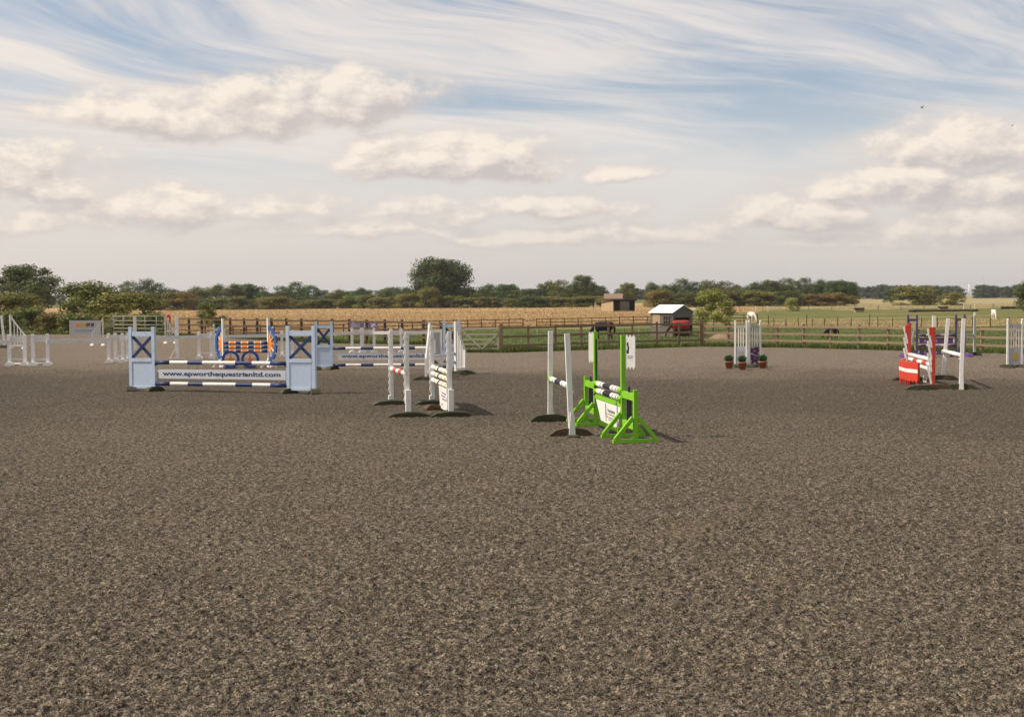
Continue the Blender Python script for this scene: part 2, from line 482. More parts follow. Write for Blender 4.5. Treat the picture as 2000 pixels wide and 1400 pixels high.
def tag(o, label=None, cat=None, group=None, kind=None):
    if label: o['label'] = label
    if cat: o['category'] = cat
    if group: o['group'] = group
    if kind: o['kind'] = kind
    return o
def thing(name, label, cat, loc, rz=0.0, group=None):
    o = bpy.data.objects.new(name, None); col.objects.link(o)
    o.empty_display_size = .2
    o.location = loc; o.rotation_euler[2] = rz
    return tag(o, label, cat, group)
def B(parent, name, mat, *box):
    return MB().box(*box).build(name, mat, parent)
def copy_tree(o, parent=None):
    c = o.copy(); col.objects.link(c); c.parent = parent
    for ch in o.children: copy_tree(ch, c)
    return c
def mesh_np(name, V, Fq, mats, smooth=False, attr=None):
    """big mesh from arrays; Fq is (n,3) or (n,4)"""
    me = bpy.data.meshes.new(name)
    n, k = Fq.shape
    me.vertices.add(len(V)); me.vertices.foreach_set('co', np.ascontiguousarray(V, np.float32).ravel())
    me.loops.add(n * k); me.loops.foreach_set('vertex_index', np.ascontiguousarray(Fq, np.int32).ravel())
    me.polygons.add(n); me.polygons.foreach_set('loop_start', np.arange(0, n * k, k, dtype=np.int32))
    if smooth: me.polygons.foreach_set('use_smooth', np.ones(n, bool))
    if attr is not None:
        at = me.attributes.new('tone', 'FLOAT', 'FACE'); at.data.foreach_set('value', np.ascontiguousarray(attr, np.float32))
    for m_ in mats: me.materials.append(MAT[m_])
    me.update(calc_edges=True)
    return me
def link(name, me, parent=None):
    o = bpy.data.objects.new(name, me); col.objects.link(o); o.parent = parent
    return o
def lettering(parent, text, size, width, mat, loc, name='lettering', flip=False, slant=0.0):
    """flat letters standing in the x-z plane of parent, centred on loc, facing -y (or +y)"""
    cu = bpy.data.curves.new('letters', 'FONT'); cu.body = text; cu.size = size
    cu.align_x = 'CENTER'; cu.align_y = 'CENTER'; cu.offset = size * .022; cu.shear = slant; cu.resolution_u = 3
    ob = bpy.data.objects.new('letters', cu); col.objects.link(ob)
    dg = bpy.context.evaluated_depsgraph_get()
    me = bpy.data.meshes.new_from_object(ob.evaluated_get(dg))
    bpy.data.objects.remove(ob); bpy.data.curves.remove(cu)
    xs = [v.co.x for v in me.vertices]
    k = width / (max(xs) - min(xs)) if width else 1.0
    s = -1 if flip else 1
    for v in me.vertices: v.co = Vector((v.co.x * k * s, 0, v.co.y))
    me.materials.clear(); me.materials.append(MAT[mat])
    o = link(name, me, parent); o.location = loc
    return o

# value noise for the ground relief
def vnoise(x, y, seed):
    xi = np.floor(x).astype(np.int64); yi = np.floor(y).astype(np.int64)
    fx = x - xi; fy = y - yi
    fx = fx * fx * (3 - 2 * fx); fy = fy * fy * (3 - 2 * fy)
    def h(a, b):
        n = (a * 374761393 + b * 668265263 + seed * 1442695041) & 0xffffffff
        n = ((n ^ (n >> 13)) * 1274126177) & 0xffffffff
        return ((n ^ (n >> 16)) & 0xffff) / 65535.0
    return (h(xi, yi) * (1 - fx) + h(xi + 1, yi) * fx) * (1 - fy) + (h(xi, yi + 1) * (1 - fx) + h(xi + 1, yi + 1) * fx) * fy

# ================================================================== the setting
EDGE_PX = [(-150, 652), (120, 653), (300, 654), (430, 660), (640, 670), (835, 673), (897, 688), (979, 688.5),
           (1372, 676.5), (1520, 678.5), (1680, 682), (1920, 689), (2300, 701)]
EDGE = [(p.x, p.y) for p in (G(*q) for q in EDGE_PX)]
ARENA = EDGE + [(60, 30), (60, -14), (-60, -14), (-60, 80)]
FZ = -1.2
def arena_sd(x, y):
    """signed distance to the arena edge, negative inside (arrays)"""
    d = np.full(x.shape, 1e9); inside = np.zeros(x.shape, bool)
    n = len(ARENA)
    for i in range(n):
        (ax, ay), (bx, by) = ARENA[i], ARENA[(i + 1) % n]
        ex, ey = bx - ax, by - ay
        t = np.clip(((x - ax) * ex + (y - ay) * ey) / (ex * ex + ey * ey), 0, 1)
        d = np.minimum(d, np.hypot(x - ax - t * ex, y - ay - t * ey))
        c = ((ay > y) != (by > y))
        with np.errstate(divide='ignore', invalid='ignore'):
            xc = ax + (y - ay) * ex / (ey if ey else 1e-9)
        inside ^= c & (x < xc)
    return np.where(inside, -d, d)
def terrain(x, y):
    x = np.asarray(x, float); y = np.asarray(y, float)
    s = arena_sd(x, y)
    t = np.clip((s - .8) / 15.0, 0, 1); t = t * t * (3 - 2 * t)
    z = FZ * t + t * .10 * (vnoise(x * .12, y * .12, 3) - .5) + t * .25 * (vnoise(x * .015, y * .015, 5) - .5)
    return np.where(s < -1.0, -.25, np.where(s < 0, -.035, z + .0))
def tz(x, y): return float(terrain(np.array([x]), np.array([y]))[0])
BACK = [(-200, 100), (400, 113), (671, 120), (860, 134), (1100, 146), (1250, 152), (1480, 161)]
def back_depth(px): return np.interp(px, [b[0] for b in BACK], [b[1] for b in BACK])
def zone(x, y):
    """0 pasture, 1 lawn, 2 straw"""
    px = 1000 + F * x / np.maximum(y, 1)
    j = (vnoise(x * .18, y * .06, 9) - .5)
    z = np.zeros(x.shape, int)
    z[(y > 25) & (y < 138 + 4 * j)] = 1
    z[(px < 1500) & (y > back_depth(px) + 2 * j) & (y < 700)] = 2
    z[(px < 330) & (y > 60) & (y < 175)] = 0
    r = px >= 1492
    z[r & (y > 134 + 10 * j) & (y < 172 + 14 * j)] = 3
    z[r & (y >= 172 + 14 * j)] = 0
    z[r & (y > 325 + 60 * j)] = 3
    z[(px >= 1330) & (px < 1500) & (y > 165) & (y < 290 + 30 * j)] = 0
    return z
xs = np.concatenate([-np.geomspace(7000, 125, 40), np.linspace(-120, 120, 241), np.geomspace(125, 7000, 40)])
ys = np.concatenate([np.linspace(-300, 30, 14), np.linspace(33, 165, 133), np.geomspace(168, 1300, 120), np.geomspace(1400, 9000, 14)])
X, Y = np.meshgrid(xs, ys)
Z = terrain(X, Y)
V = np.stack([X, Y, Z], -1).reshape(-1, 3)
nx = len(xs); ii, jj = np.meshgrid(np.arange(len(ys) - 1), np.arange(nx - 1), indexing='ij')
a = (ii * nx + jj).ravel()
FQ = np.stack([a, a + 1, a + nx + 1, a + nx], -1)
me = mesh_np('ground', V, FQ, ['pasture', 'lawn', 'straw', 'dry'], smooth=True)
cx = V[FQ].mean(1)
me.polygons.foreach_set('material_index', zone(cx[:, 0], cx[:, 1]).astype(np.int32))
tag(link('ground', me), kind='structure')

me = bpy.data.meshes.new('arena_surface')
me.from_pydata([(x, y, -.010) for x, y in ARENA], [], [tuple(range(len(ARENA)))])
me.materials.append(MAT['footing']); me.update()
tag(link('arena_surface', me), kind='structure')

# the churned footing in front, modelled clod by clod
iy = np.linspace(1 / 5.0, 1 / 50.0, 1000); yr = 1 / iy
uc = np.linspace(-1, 1, 900)
Y = np.repeat(yr[:, None], len(uc), 1)
X = uc[None, :] * (Y * .60 + .9)
dyr = (yr ** 2 * (iy[0] - iy[1]))[:, None]
fade = lambda wl: np.clip(1.6 - 1.2 * dyr / wl, 0.80, 1)
wx = X + .05 * (vnoise(X * 7, Y * 7, 31) - .5); wy = Y + .05 * (vnoise(X * 7, Y * 7, 33) - .5)
H = .016 * (vnoise(X * .9, Y * .9, 1) - .5) + .014 * (vnoise(wx * 4.2, wy * 4.2, 2) - .5)
b = 1 - np.abs(2 * vnoise(wx * 13, wy * 13, 4) - 1)
H += .012 * (b - .5) * fade(.15)
H += .034 * (vnoise(wx * 27, wy * 27, 6) - .5) * fade(.08)
H += .024 * (vnoise(wx * 58, wy * 58, 8) - .5) * fade(.05)
m_ = (1 - np.clip((np.abs(uc) - .93) / .07, 0, 1))[None, :] * (1 - np.clip((yr - 42) / 8, 0, 1))[:, None]
rh = np.random.default_rng(21)                         # hoof prints, in loose trails
for tr in range(14):
    hx, hy = rh.uniform(-7, 7), rh.uniform(5.5, 20); ang = rh.uniform(0, 6.28)
    for st_ in range(rh.integers(8, 30)):
        hx += math.cos(ang) * .55; hy += math.sin(ang) * .55; ang += rh.normal(0, .12)
        if not (5.2 < hy < 26): continue
        i0, i1 = np.searchsorted(yr, [hy - .12, hy + .12])
        sx, sy = X[i0:i1] - hx, Y[i0:i1] - hy
        q = np.hypot(sx, sy) / .062
        H[i0:i1] += -.017 * np.exp(-q ** 4) + .007 * np.exp(-((q - 1.25) / .28) ** 2)
Z = H * m_ - .006 + .004 * m_
Z = np.where(arena_sd(X, Y) > -.3, -.4, Z)
V = np.stack([X, Y, Z], -1).reshape(-1, 3)
n0, n1_ = Y.shape
ii, jj = np.meshgrid(np.arange(n0 - 1), np.arange(n1_ - 1), indexing='ij')
a = (ii * n1_ + jj).ravel()
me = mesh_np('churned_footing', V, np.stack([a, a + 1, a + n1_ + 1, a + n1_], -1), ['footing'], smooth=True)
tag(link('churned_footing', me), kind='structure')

# ------------------------------------------------------------------ grasses
def blades(name, n, pxr, Dr, want, hgt, wid, mat, lean=.3, power=1.0, line=None, seed=1):
    r = np.random.default_rng(seed)
    if line is None:
        u_ = r.random(n * 3)
        Dd = 1 / (1 / Dr[0] + u_ ** power * (1 / Dr[1] - 1 / Dr[0]))
        px = r.uniform(*pxr, n * 3)
        x = (px - 1000) / F * Dd; y = Dd
        ok = (zone(x, y) == want) & (arena_sd(x, y) > .15)
        x, y = x[ok][:n], y[ok][:n]
    else:
        x, y = line
    n = len(x)
    z = terrain(x, y)
    h_ = r.uniform(*hgt, n); w_ = r.uniform(*wid, n) * (.6 + y / 160.0)
    a_ = r.uniform(0, 2 * np.pi, n); la = r.uniform(0, 2 * np.pi, n); ll = h_ * r.uniform(0, lean, n)
    dx_, dy_ = np.cos(a_) * w_ / 2, np.sin(a_) * w_ / 2
    p0 = np.stack([x - dx_, y - dy_, z - .02], -1); p1 = np.stack([x + dx_, y + dy_, z - .02], -1)
    p2 = np.stack([x + np.cos(la) * ll, y + np.sin(la) * ll, z + h_], -1)
    Vb = np.stack([p0, p1, p2], 1).reshape(-1, 3)
    Fb = np.arange(3 * n).reshape(-1, 3)
    return link(name, mesh_np(name, Vb, Fb, [mat], attr=r.random(n) ** 1.2))
tag(blades('straw_grass', 110000, (-200, 1520), (101, 480), 2, (.15, .42), (.03, .07), 'straw_blade', seed=2),
    'tall dry golden grass standing in the field behind the paddock fence', 'grass', kind='stuff')
tag(blades('dry_grass', 26000, (1480, 2150), (126, 480), 3, (.08, .28), (.025, .06), 'dry_blade', seed=3),
    'strips of dry yellow grass in the right-hand pasture', 'grass', kind='stuff')
tag(blades('paddock_grass', 70000, (300, 2150), (51, 135), 1, (.05, .17), (.02, .06), 'grass_blade', lean=.8, seed=4),
    'short green grass in the paddock beyond the arena fence', 'grass', kind='stuff')
r_ = np.random.default_rng(8)
lx, ly = [], []
for i in range(len(EDGE) - 1):
    (ax, ay), (bx, by) = EDGE[i], EDGE[i + 1]
    L = math.hypot(bx - ax, by - ay); k = int(L * 150)
    t = r_.random(k); off = np.abs(r_.normal(0, .35, k)) + .05
    nxn, nyn = -(by - ay) / L, (bx - ax) / L
    lx.append(ax + t * (bx - ax) + nxn * off); ly.append(ay + t * (by - ay) + nyn * off)
tag(blades('verge_grass', 0, None, None, 1, (.06, .26), (.02, .05), 'grass_blade', lean=.7, line=(np.concatenate(lx), np.concatenate(ly)), seed=5),
    'rough uncut grass along the foot of the arena fence', 'grass', kind='stuff')

# ------------------------------------------------------------------ fences
def fence(name, label, posts, height, rails, mats, pw=.10, rh=.09, big=(), skip=(), side=-1, extra=.06):
    """posts: list of Vector ground points"""
    root = thing(name, label, 'fence', posts[0])
    o0 = posts[0]
    for i, p in enumerate(posts):
        w_ = pw * (1.5 if i in big else 1.0); h_ = height + (extra + .08 if i in big else extra) + random.uniform(-.03, .03)
        q = p - o0
        tx, ty = random.uniform(-.02, .02), random.uniform(-.02, .02)
        mb = MB().beam(q + Vector((0, 0, -.3)), q + Vector((tx, ty, h_)), w_, w_)
        mb.build('post', mats[0], root)
    for i in range(len(posts) - 1):
        if i in skip: continue
        a_, b_ = posts[i] - o0, posts[i + 1] - o0
        d = (b_ - a_).normalized(); nrm = Vector((-d.y, d.x, 0)) * side
        off = nrm * (pw / 2 + .022)
        for z in rails:
            j0, j1 = random.uniform(-.015, .015), random.uniform(-.015, .015)
            MB().beam(a_ + off + Vector((0, 0, z + j0)) + d * .004, b_ + off + Vector((0, 0, z + j1)) - d * .004, .04, rh).build('rail', mats[1], root)
    return root
def line_posts(pxs, poly, z=None):
    xs_ = [q[0] for q in poly]; ys_ = [q[1] for q in poly]
    out = []
    for px in pxs:
        p = G(px, float(np.interp(px, xs_, ys_)))
        p.z = 0.0
        out.append(p)
    return out
near_r = line_posts([980, 1032, 1085, 1136, 1188, 1235, 1283, 1326, 1370], [(980, 687.5), (1085, 683), (1188, 679), (1283, 676.5), (1370, 675.5)])
fence('post_and_rail_fence', 'brown post and rail fence between the field gate and the thick corner post', near_r, 1.08, (1.02, .64, .26), ('fence_wood', 'fence_wood'), big=(0, 8))
right_px = [1376, 1423, 1470, 1519, 1570, 1623, 1678, 1735, 1793, 1853, 1918, 1985, 2055]
near_rr = line_posts(right_px, [(1372, 675.5), (1519, 677.5), (1680, 681.5), (1920, 688), (2100, 694)])
fence('post_and_rail_fence', 'pale timber post and rail fence running right from the corner post behind the red jump', near_rr, .95, (.92, .60, .29), ('fence_pale', 'fence_pale'))
left_px = [895, 862, 828, 786, 752, 717, 683, 650, 620, 589, 560, 531, 503, 477, 450, 423, 395, 370, 345]
near_l = line_posts(left_px[::-1], [(335, 653), (423, 658), (683, 665.5), (828, 671.5), (895, 687)])
fence('post_and_rail_fence', 'dark post and rail fence behind the blue jumps, left of the field gate', near_l, 1.12, (1.08, .70, .34), ('fence_dark', 'fence_dark'), pw=.13)
bpx = list(range(400, 1490, 27))
bp = []
for px in bpx:
    D_ = float(back_depth(px)); x = ATD(px, D_); bp.append(Vector((x, D_, tz(x, D_))))
gap = min(range(len(bpx)), key=lambda i: abs(bpx[i] - 1010))
rt = fence('paddock_fence', 'far dark brown rail fence across the back of the green paddock', bp, 1.08, (1.06, .68, .30), ('fence_dark', 'fence_dark'), pw=.10, rh=.075, skip=(gap,))
mb = MB(); a_, b_ = bp[gap] - bp[0], bp[gap + 1] - bp[0]
for k in range(6):
    f0_, f1_ = k / 6, (k + 1) / 6
    sag = lambda t: 1.05 - .22 * math.sin(math.pi * t)
    mb.tube(a_.lerp(b_, f0_) + Vector((0, 0, sag(f0_))), a_.lerp(b_, f1_) + Vector((0, 0, sag(f1_))), .03, n=6, caps=False)
mb.build('sagging_rope', 'fence_dark', rt)

def wire_fence(label, pts, hts, strands, pw=.07, mat='fence_dark', sag=.02):
    root = thing('wire_fence', label, 'fence', pts[0])
    for p, h_ in zip(pts, hts):
        q = p - pts[0]
        MB().beam(q - Vector((0, 0, .2)), q + Vector((random.uniform(-.06, .06), 0, h_)), pw, pw).build('post', mat, root)
    for s_h in strands:
        mb = MB()
        for a_, b_ in zip(pts[:-1], pts[1:]):
            q0, q1 = a_ - pts[0], b_ - pts[0]
            mid_ = q0.lerp(q1, .5) - Vector((0, 0, sag))
            mb.tube(q0 + Vector((0, 0, s_h)), mid_ + Vector((0, 0, s_h)), .009, n=5, caps=False)
            mb.tube(mid_ + Vector((0, 0, s_h)), q1 + Vector((0, 0, s_h)), .009, n=5, caps=False)
        mb.build('wire', 'galvanised', root)
def at_depth(px, D_): 
    x = ATD(px, D_); return Vector((x, D_, tz(x, D_)))
wp = [1500, 1512, 1536, 1560, 1576, 1586, 1610, 1636, 1662, 1698, 1715, 1744, 1772, 1800, 1832, 1866, 1900, 1935, 1972, 2010]
wire_fence('thin dark wire fence crossing the dry strip of the right-hand pasture', [at_depth(p, 131 + (i % 3) * .2) for i, p in enumerate(wp)],
           [1.5 if p in (1500, 1576, 1698) else 1.1 + random.uniform(-.1, .1) for p in wp], (1.0, .75, .5))
wp2 = [1400 + 45 * k for k in range(14)]
wire_fence('faint wire fence with pale stakes in front of the right-hand wood', [at_depth(p, 285) for p in wp2], [1.3 + random.uniform(-.2, .3) for p in wp2], (1.1, .7), pw=.12, mat='fence_pale')
wp3 = [800 + 27 * k for k in range(15)]
wire_fence('faint stake fence along the hedge foot behind the golden field', [at_depth(p, 448) for p in wp3], [1.9 + random.uniform(-.4, .5) for p in wp3], (1.2,), pw=.16, mat='fence_pale')
for px, y_, h_, lab in ((1050, 684.5, 1.02, 'thin grey electric fence stake nearest the field gate'), (1163, 679.5, 1.0, 'thin grey electric fence stake behind the far green wing'),
                        (1250, 677, 1.05, 'thin grey electric fence stake between the two grazing horses')):
    p = G(px, y_) + Vector((0, .5, 0))
    t_ = thing('fence_stake', lab, 'stake', p)
    MB().tube((0, 0, -.2), (0, 0, h_), .016, n=8).build('rod', 'galvanised', t_)
    for z in (.35, .7, h_ - .03): MB().tube((-.0, -.02, z), (0, -.06, z), .022, n=6).build('insulator', 'off_white', t_)

# field gate with a V brace
ga, gb = G(899, 687.5), G(975, 687.5)
gdir = (gb - ga); GL = gdir.length
t_ = thing('field_gate', 'weathered five-bar wooden field gate with a V-shaped brace', 'gate', ga + Vector((0, .06, 0)), math.atan2(gdir.y, gdir.x), None)
for z in (.14, .34, .54, .76, 1.0): B(t_, 'bar', 'gate_wood', .04, GL - .04, -.02, .02, z - .038, z + .038)
for x0 in (0.0, GL - .07): B(t_, 'stile', 'gate_wood', x0, x0 + .07, -.035, .035, .06, 1.08)
MB().beam((.06, -.04, .98), (GL * .56, -.04, .12), .03, .07).build('brace', 'gate_wood', t_)
MB().beam((GL - .06, -.04, .80), (GL * .56, -.043, .12), .03, .07).build('brace', 'gate_wood', t_)
MB().tube((GL - .02, -.06, .86), (GL - .22, -.06, .90), .016, n=8).build('latch', 'galvanised', t_)

# galvanised gates on the left
ga, gb = G(222, 651), G(334, 652.5)
gdir = gb - ga; GL = gdir.length
t_ = thing('metal_gate', 'long galvanised metal gate behind the left jump wings', 'gate', ga, math.atan2(gdir.y, gdir.x))
GH = 1.22
for z in (.12, .36, .62, .90, GH): MB().tube((0, 0, z), (GL, 0, z), .032, n=8).build('bar', 'galvanised', t_)
for fx in (0, .18, .38, .56, .76, 1.0): MB().tube((GL * fx, .002, 0), (GL * fx, .002, GH), .034, n=8).build('upright', 'galvanised', t_)
ga = G(196, 653)
t_ = thing('leaning_poles', 'bundle of slim pale poles leaning at a slant beside the metal gate', 'poles', ga)
for k in range(4): MB().tube((.15 * k, 0, 0), (.15 * k + .75, .3, 1.25), .022, n=8).build('pole', 'galvanised', t_)

# ------------------------------------------------------------------ trees and bushes
def crown_mesh(name, clusters, per, leaf, seed, flat=0.0):
    r = np.random.default_rng(seed)
    Ps, Ts, Os = [], [], []
    for (c, rad) in clusters:
        k = int(per * (rad[0] * rad[2] / .04) ** .85)
        d = r.normal(size=(k, 3)); d /= np.linalg.norm(d, axis=1)[:, None]
        rr = r.random(k) ** .38
        rr *= 1 + .22 * np.sin(d[:, 0] * 5 + c[1] * 9) * np.cos(d[:, 2] * 6 + c[0] * 7)
        p = np.array(c) + d * rr[:, None] * np.array(rad)
        Ps.append(p); Os.append(d + np.array([c[0], c[1], c[2] - .35]) * .8); Ts.append(np.clip(r.normal(.5, .25, k) + r.normal(0, .14), 0, 1))
    Pn = np.concatenate(Ps); T = np.concatenate(Ts)
    ok = Pn[:, 2] > .005; Pn, T = Pn[ok], T[ok]
    k = len(Pn)
    O = np.concatenate(Os)[ok]
    n_ = r.normal(size=(k, 3)) * .55 + O; n_ /= np.linalg.norm(n_, axis=1)[:, None]
    t1 = np.cross(n_, r.normal(size=(k, 3))); t1 /= np.linalg.norm(t1, axis=1)[:, None]
    t2 = np.cross(n_, t1)
    s1 = (leaf * r.uniform(.5, 1.25, k))[:, None]; s2 = s1 * r.uniform(.45, .9, k)[:, None]
    Vq = np.stack([Pn - t1 * s1, Pn - t2 * s2 * .8, Pn + t1 * s1, Pn + t2 * s2], 1).reshape(-1, 3)
    return mesh_np(name, Vq, np.arange(4 * k).reshape(-1, 4), ['foliage'], attr=T)
def dome_clusters(n, seed, base=.0, squash=1.0, spread=.36, rmin=.10, rmax=.20, top=.84):
    r = random.Random(seed); out = []
    for i in range(n):
        a = r.uniform(0, 2 * math.pi); q = math.sqrt(r.random())
        z = base + (top - base) * r.random() ** .8
        lim = spread * math.sqrt(max(0.04, 1 - ((z - base) / (1.02 - base)) ** 3.0))
        if base > .15: lim *= min(1, .45 + (z - base) / .18)
        rad = r.uniform(rmin, rmax)
        out.append(((math.cos(a) * q * lim, math.sin(a) * q * lim, z), (rad * 1.1, rad * 1.1, rad * squash * .8)))
    return out
def trunk_mesh(name, h, r0, limbs, seed):
    r = random.Random(seed); mb = MB()
    pts = [Vector((0, 0, -.02)), Vector((r.uniform(-.01, .01), 0, h * .5)), Vector((r.uniform(-.02, .02), r.uniform(-.02, .02), h))]
    mb.tube(pts[0], pts[1], r0, r0 * .75, n=9, caps=False); mb.tube(pts[1], pts[2], r0 * .75, r0 * .5, n=9, caps=False)
    for k in range(limbs):
        a = 2 * math.pi * k / limbs + r.uniform(-.3, .3); e = r.uniform(.14, .3); up = r.uniform(.18, .36)
        st = pts[1].lerp(pts[2], r.uniform(.2, 1))
        md = st + Vector((math.cos(a) * e * .5, math.sin(a) * e * .5, up * .55)); en = st + Vector((math.cos(a) * e, math.sin(a) * e, up))
        mb.tube(st, md, r0 * .42, r0 * .28, n=6, caps=False); mb.tube(md, en, r0 * .28, r0 * .10, n=6, caps=False)
    return mb.mesh(name, 'bark')
PROTO = {}
def proto(key, clusters, per, leaf, seed, th, tr, limbs):
    PROTO[key] = (crown_mesh(key + '_crown', clusters, per, leaf, seed), trunk_mesh(key + '_trunk', th, tr, limbs, seed))
proto('oak', dome_clusters(130, 3, base=.02, spread=.42, rmin=.09, rmax=.17, top=.87), 560, .017, 3, .42, .026, 7)
proto('oak_open', dome_clusters(66, 14, base=.18, spread=.45, rmin=.08, rmax=.15, top=.89), 640, .017, 5, .45, .024, 8)
proto('bush_a', dome_clusters(46, 21, spread=.47, rmin=.12, rmax=.22, top=.80), 330, .024, 7, .4, .02, 6)
proto('bush_b', dome_clusters(40, 35, spread=.46, rmin=.12, rmax=.20, top=.84), 330, .025, 9, .4, .02, 6)
proto('tall_a', dome_clusters(44, 44, base=.0, spread=.44, rmin=.11, rmax=.19, top=.86), 330, .022, 11, .5, .02, 6)
proto('tall_b', dome_clusters(36, 57, base=.0, spread=.40, rmin=.09, rmax=.18, top=.92), 330, .022, 13, .55, .02, 6)
proto('loose', dome_clusters(34, 63, spread=.46, rmin=.08, rmax=.17, top=.88), 520, .020, 15, .5, .014, 8)
def tree(name, label, key, px, top, D_, wpx, color, group=None, depth=1.0, cat='tree'):
    x = ATD(px, D_); z = tz(x, D_) - .05
    h_ = HT(px, top, Vector((x, D_, 0))) - z
    wd = wpx * D_ / F / .92
    root = thing(name, label, cat, (x, D_, z), random.uniform(0, 6.28), group)
    root.scale = (wd, wd * depth, h_ / 1.0)
    c_ = link('crown', PROTO[key][0], root); c_.color = (*color, 1)
    link('trunk', PROTO[key][1], root)
    return root
DK, OL, BR, BL, PALE, MID = (.078, .108, .028), (.165, .165, .036), (.150, .128, .036), (.072, .106, .040), (.26, .285, .080), (.118, .145, .034)
def jit(c, k=.15): return tuple(v * random.uniform(1 - k, 1 + k) for v in c)
tree('oak_tree', 'large dark round oak standing above the hedge behind the golden field', 'oak', 861, 497, 470, 124, (.066, .092, .024))
tree('oak_tree', 'spreading oak with gaps in its crown at the left edge', 'oak_open', 58, 514, 270, 140, DK)
tree('hedge_bush', 'yellowish hawthorn bush in front of the left oak', 'bush_a', 22, 566, 180, 110, OL, cat='bush')
tree('hedge_bush', 'low dark bush at the far left behind the sloping white wing', 'bush_b', 60, 592, 150, 90, MID, cat='bush')
tree('hedge_bush', 'tall rounded green bush behind the horse banner', 'bush_a', 178, 542, 175, 118, MID, cat='bush')
tree('hedge_bush', 'broad olive bush behind the galvanised gate', 'bush_b', 243, 559, 160, 140, OL, cat='bush')
tree('hedge_bush', 'low dark bush right behind the horse banner', 'bush_b', 158, 603, 112, 92, MID, cat='bush')
tree('hedge_bush', 'low brown-green bush left of the horse banner', 'bush_a', 105, 608, 120, 70, BR, cat='bush')
tree('hedge_bush', 'low tangled bush behind the left half of the metal gate', 'bush_a', 228, 606, 108, 90, OL, cat='bush')
tree('hedge_bush', 'low tangled bush behind the right half of the metal gate', 'bush_b', 288, 604, 115, 66, MID, cat='bush')
tree('hedge_bush', 'low scrub at the far left edge behind the leaning post', 'bush_b', -8, 600, 120, 96, MID, cat='bush')
tree('hedge_bush', 'small dark sapling bush in the golden field above the wheel jump', 'loose', 413, 588, 150, 62, MID, cat='bush')
tree('hedge_bush', 'light green leafy bush right of the grey shed', 'loose', 1393, 560, 125, 80, PALE, cat='bush')
tree('hedge_bush', 'small pale round bush in front of the right-hand wood', 'bush_b', 1548, 577, 290, 26, PALE, cat='bush')
tree('hedge_bush', 'large lone olive bush in the right-hand pasture', 'bush_a', 1787, 555, 420, 84, OL, cat='bush')
tree('hedge_bush', 'low green bush between the lone olive bush and the far wood', 'bush_b', 1858, 567, 400, 48, OL, cat='bush')
tree('field_tree', 'dark round tree left of the lone olive bush', 'tall_a', 1741, 559, 560, 34, BL)
tree('field_tree', 'dark tree just right of the lone olive bush', 'tall_b', 1828, 557, 560, 40, BL)
tree('field_tree', 'dark tree cut by the right edge of the view', 'tall_a', 2006, 545, 200, 46, DK)
tree('field_tree', 'airy small-crowned tree above the open-fronted timber shelter', 'oak_open', 1225, 551, 520, 44, MID)
tree('field_tree', 'tall tree with bare side branches left of the timber shelter', 'oak_open', 1141, 535, 500, 52, DK)
tree('field_tree', 'domed tree at the left end of the right-hand wood', 'tall_a', 1277, 548, 540, 40, BL)
# tops of the long hedge, as they rise and fall
tree('hedge_bush', 'olive bush growing against the foot of the large round oak', 'bush_a', 838, 556, 455, 44, OL, cat='bush')
SKY_L = [(250, 547), (285, 545), (310, 553), (345, 562), (385, 556), (425, 551), (455, 551), (472, 546), (498, 551), (525, 566), (552, 559), (578, 551),
         (603, 556), (630, 565), (662, 563), (690, 561), (716, 559), (745, 558), (775, 559), (800, 557), (925, 566), (952, 553), (985, 547), (1015, 560), (1040, 557), (1064, 545), (1092, 546), (1118, 552), (1162, 551)]
LM_L = [(0, 340, 'above the galvanised gate'), (340, 430, 'above the left half cartwheel'), (430, 560, 'above the wheel jump'), (560, 680, 'above the second blue jump wing'), (680, 800, 'above the purple fence sign'),
        (800, 930, 'beside the large round oak'), (930, 1060, 'above the field gate'), (1060, 1300, 'above the plain white stands')]
LM_R = [(0, 1360, 'behind the grey shed'), (1360, 1430, 'behind the light green bush'), (1430, 1510, 'above the emblem wings'), (1510, 1600, 'around the small pale bush'), (1600, 2000, 'at the right end of the wood')]
ORD = ('first', 'second', 'third', 'fourth', 'fifth', 'sixth', 'seventh', 'eighth')
def row_labels(pxs, marks, what):
    out = []; cnt = {}
    tot = {}
    for px in pxs:
        k = next(q[2] for q in marks if q[0] <= px < q[1]); tot[k] = tot.get(k, 0) + 1
    for px in pxs:
        k = next(q[2] for q in marks if q[0] <= px < q[1]); n = cnt.get(k, 0); cnt[k] = n + 1
        out.append('%s %s' % (what, k) if tot[k] == 1 else '%s, %s from the left of those %s' % (what, ORD[n], k))
    return out
for (px, top), lab in zip(SKY_L, row_labels([q[0] for q in SKY_L], LM_L, 'back-row hedge tree')):
    tree('hedgerow_tree', lab, random.choice(('tall_a', 'tall_b', 'tall_a', 'bush_b')), px + random.uniform(-4, 4), top + random.uniform(-1, 2),
         random.uniform(490, 530), random.uniform(48, 66), jit(random.choice((DK, BL, MID, DK))), 'back row of the long hedge')
fr = []; fx_ = 262
while fx_ < 1185:
    if not (835 < fx_ < 880): fr.append(fx_)
    fx_ += random.uniform(24, 36)
for px, lab in zip(fr, row_labels(fr, LM_L, 'front-row hawthorn bush')):
    tree('hedgerow_bush', lab, random.choice(('bush_a', 'bush_b')), px, random.uniform(566, 583), random.uniform(440, 470), random.uniform(42, 72),
         jit(random.choice((OL, OL, BR, MID, DK))), 'front row of the long hedge', cat='bush')
SKY_R = [(1305, 553), (1330, 544), (1356, 550), (1385, 547), (1412, 549), (1440, 553), (1475, 548), (1508, 544), (1540, 543), (1572, 542), (1604, 543), (1636, 544), (1655, 547)]
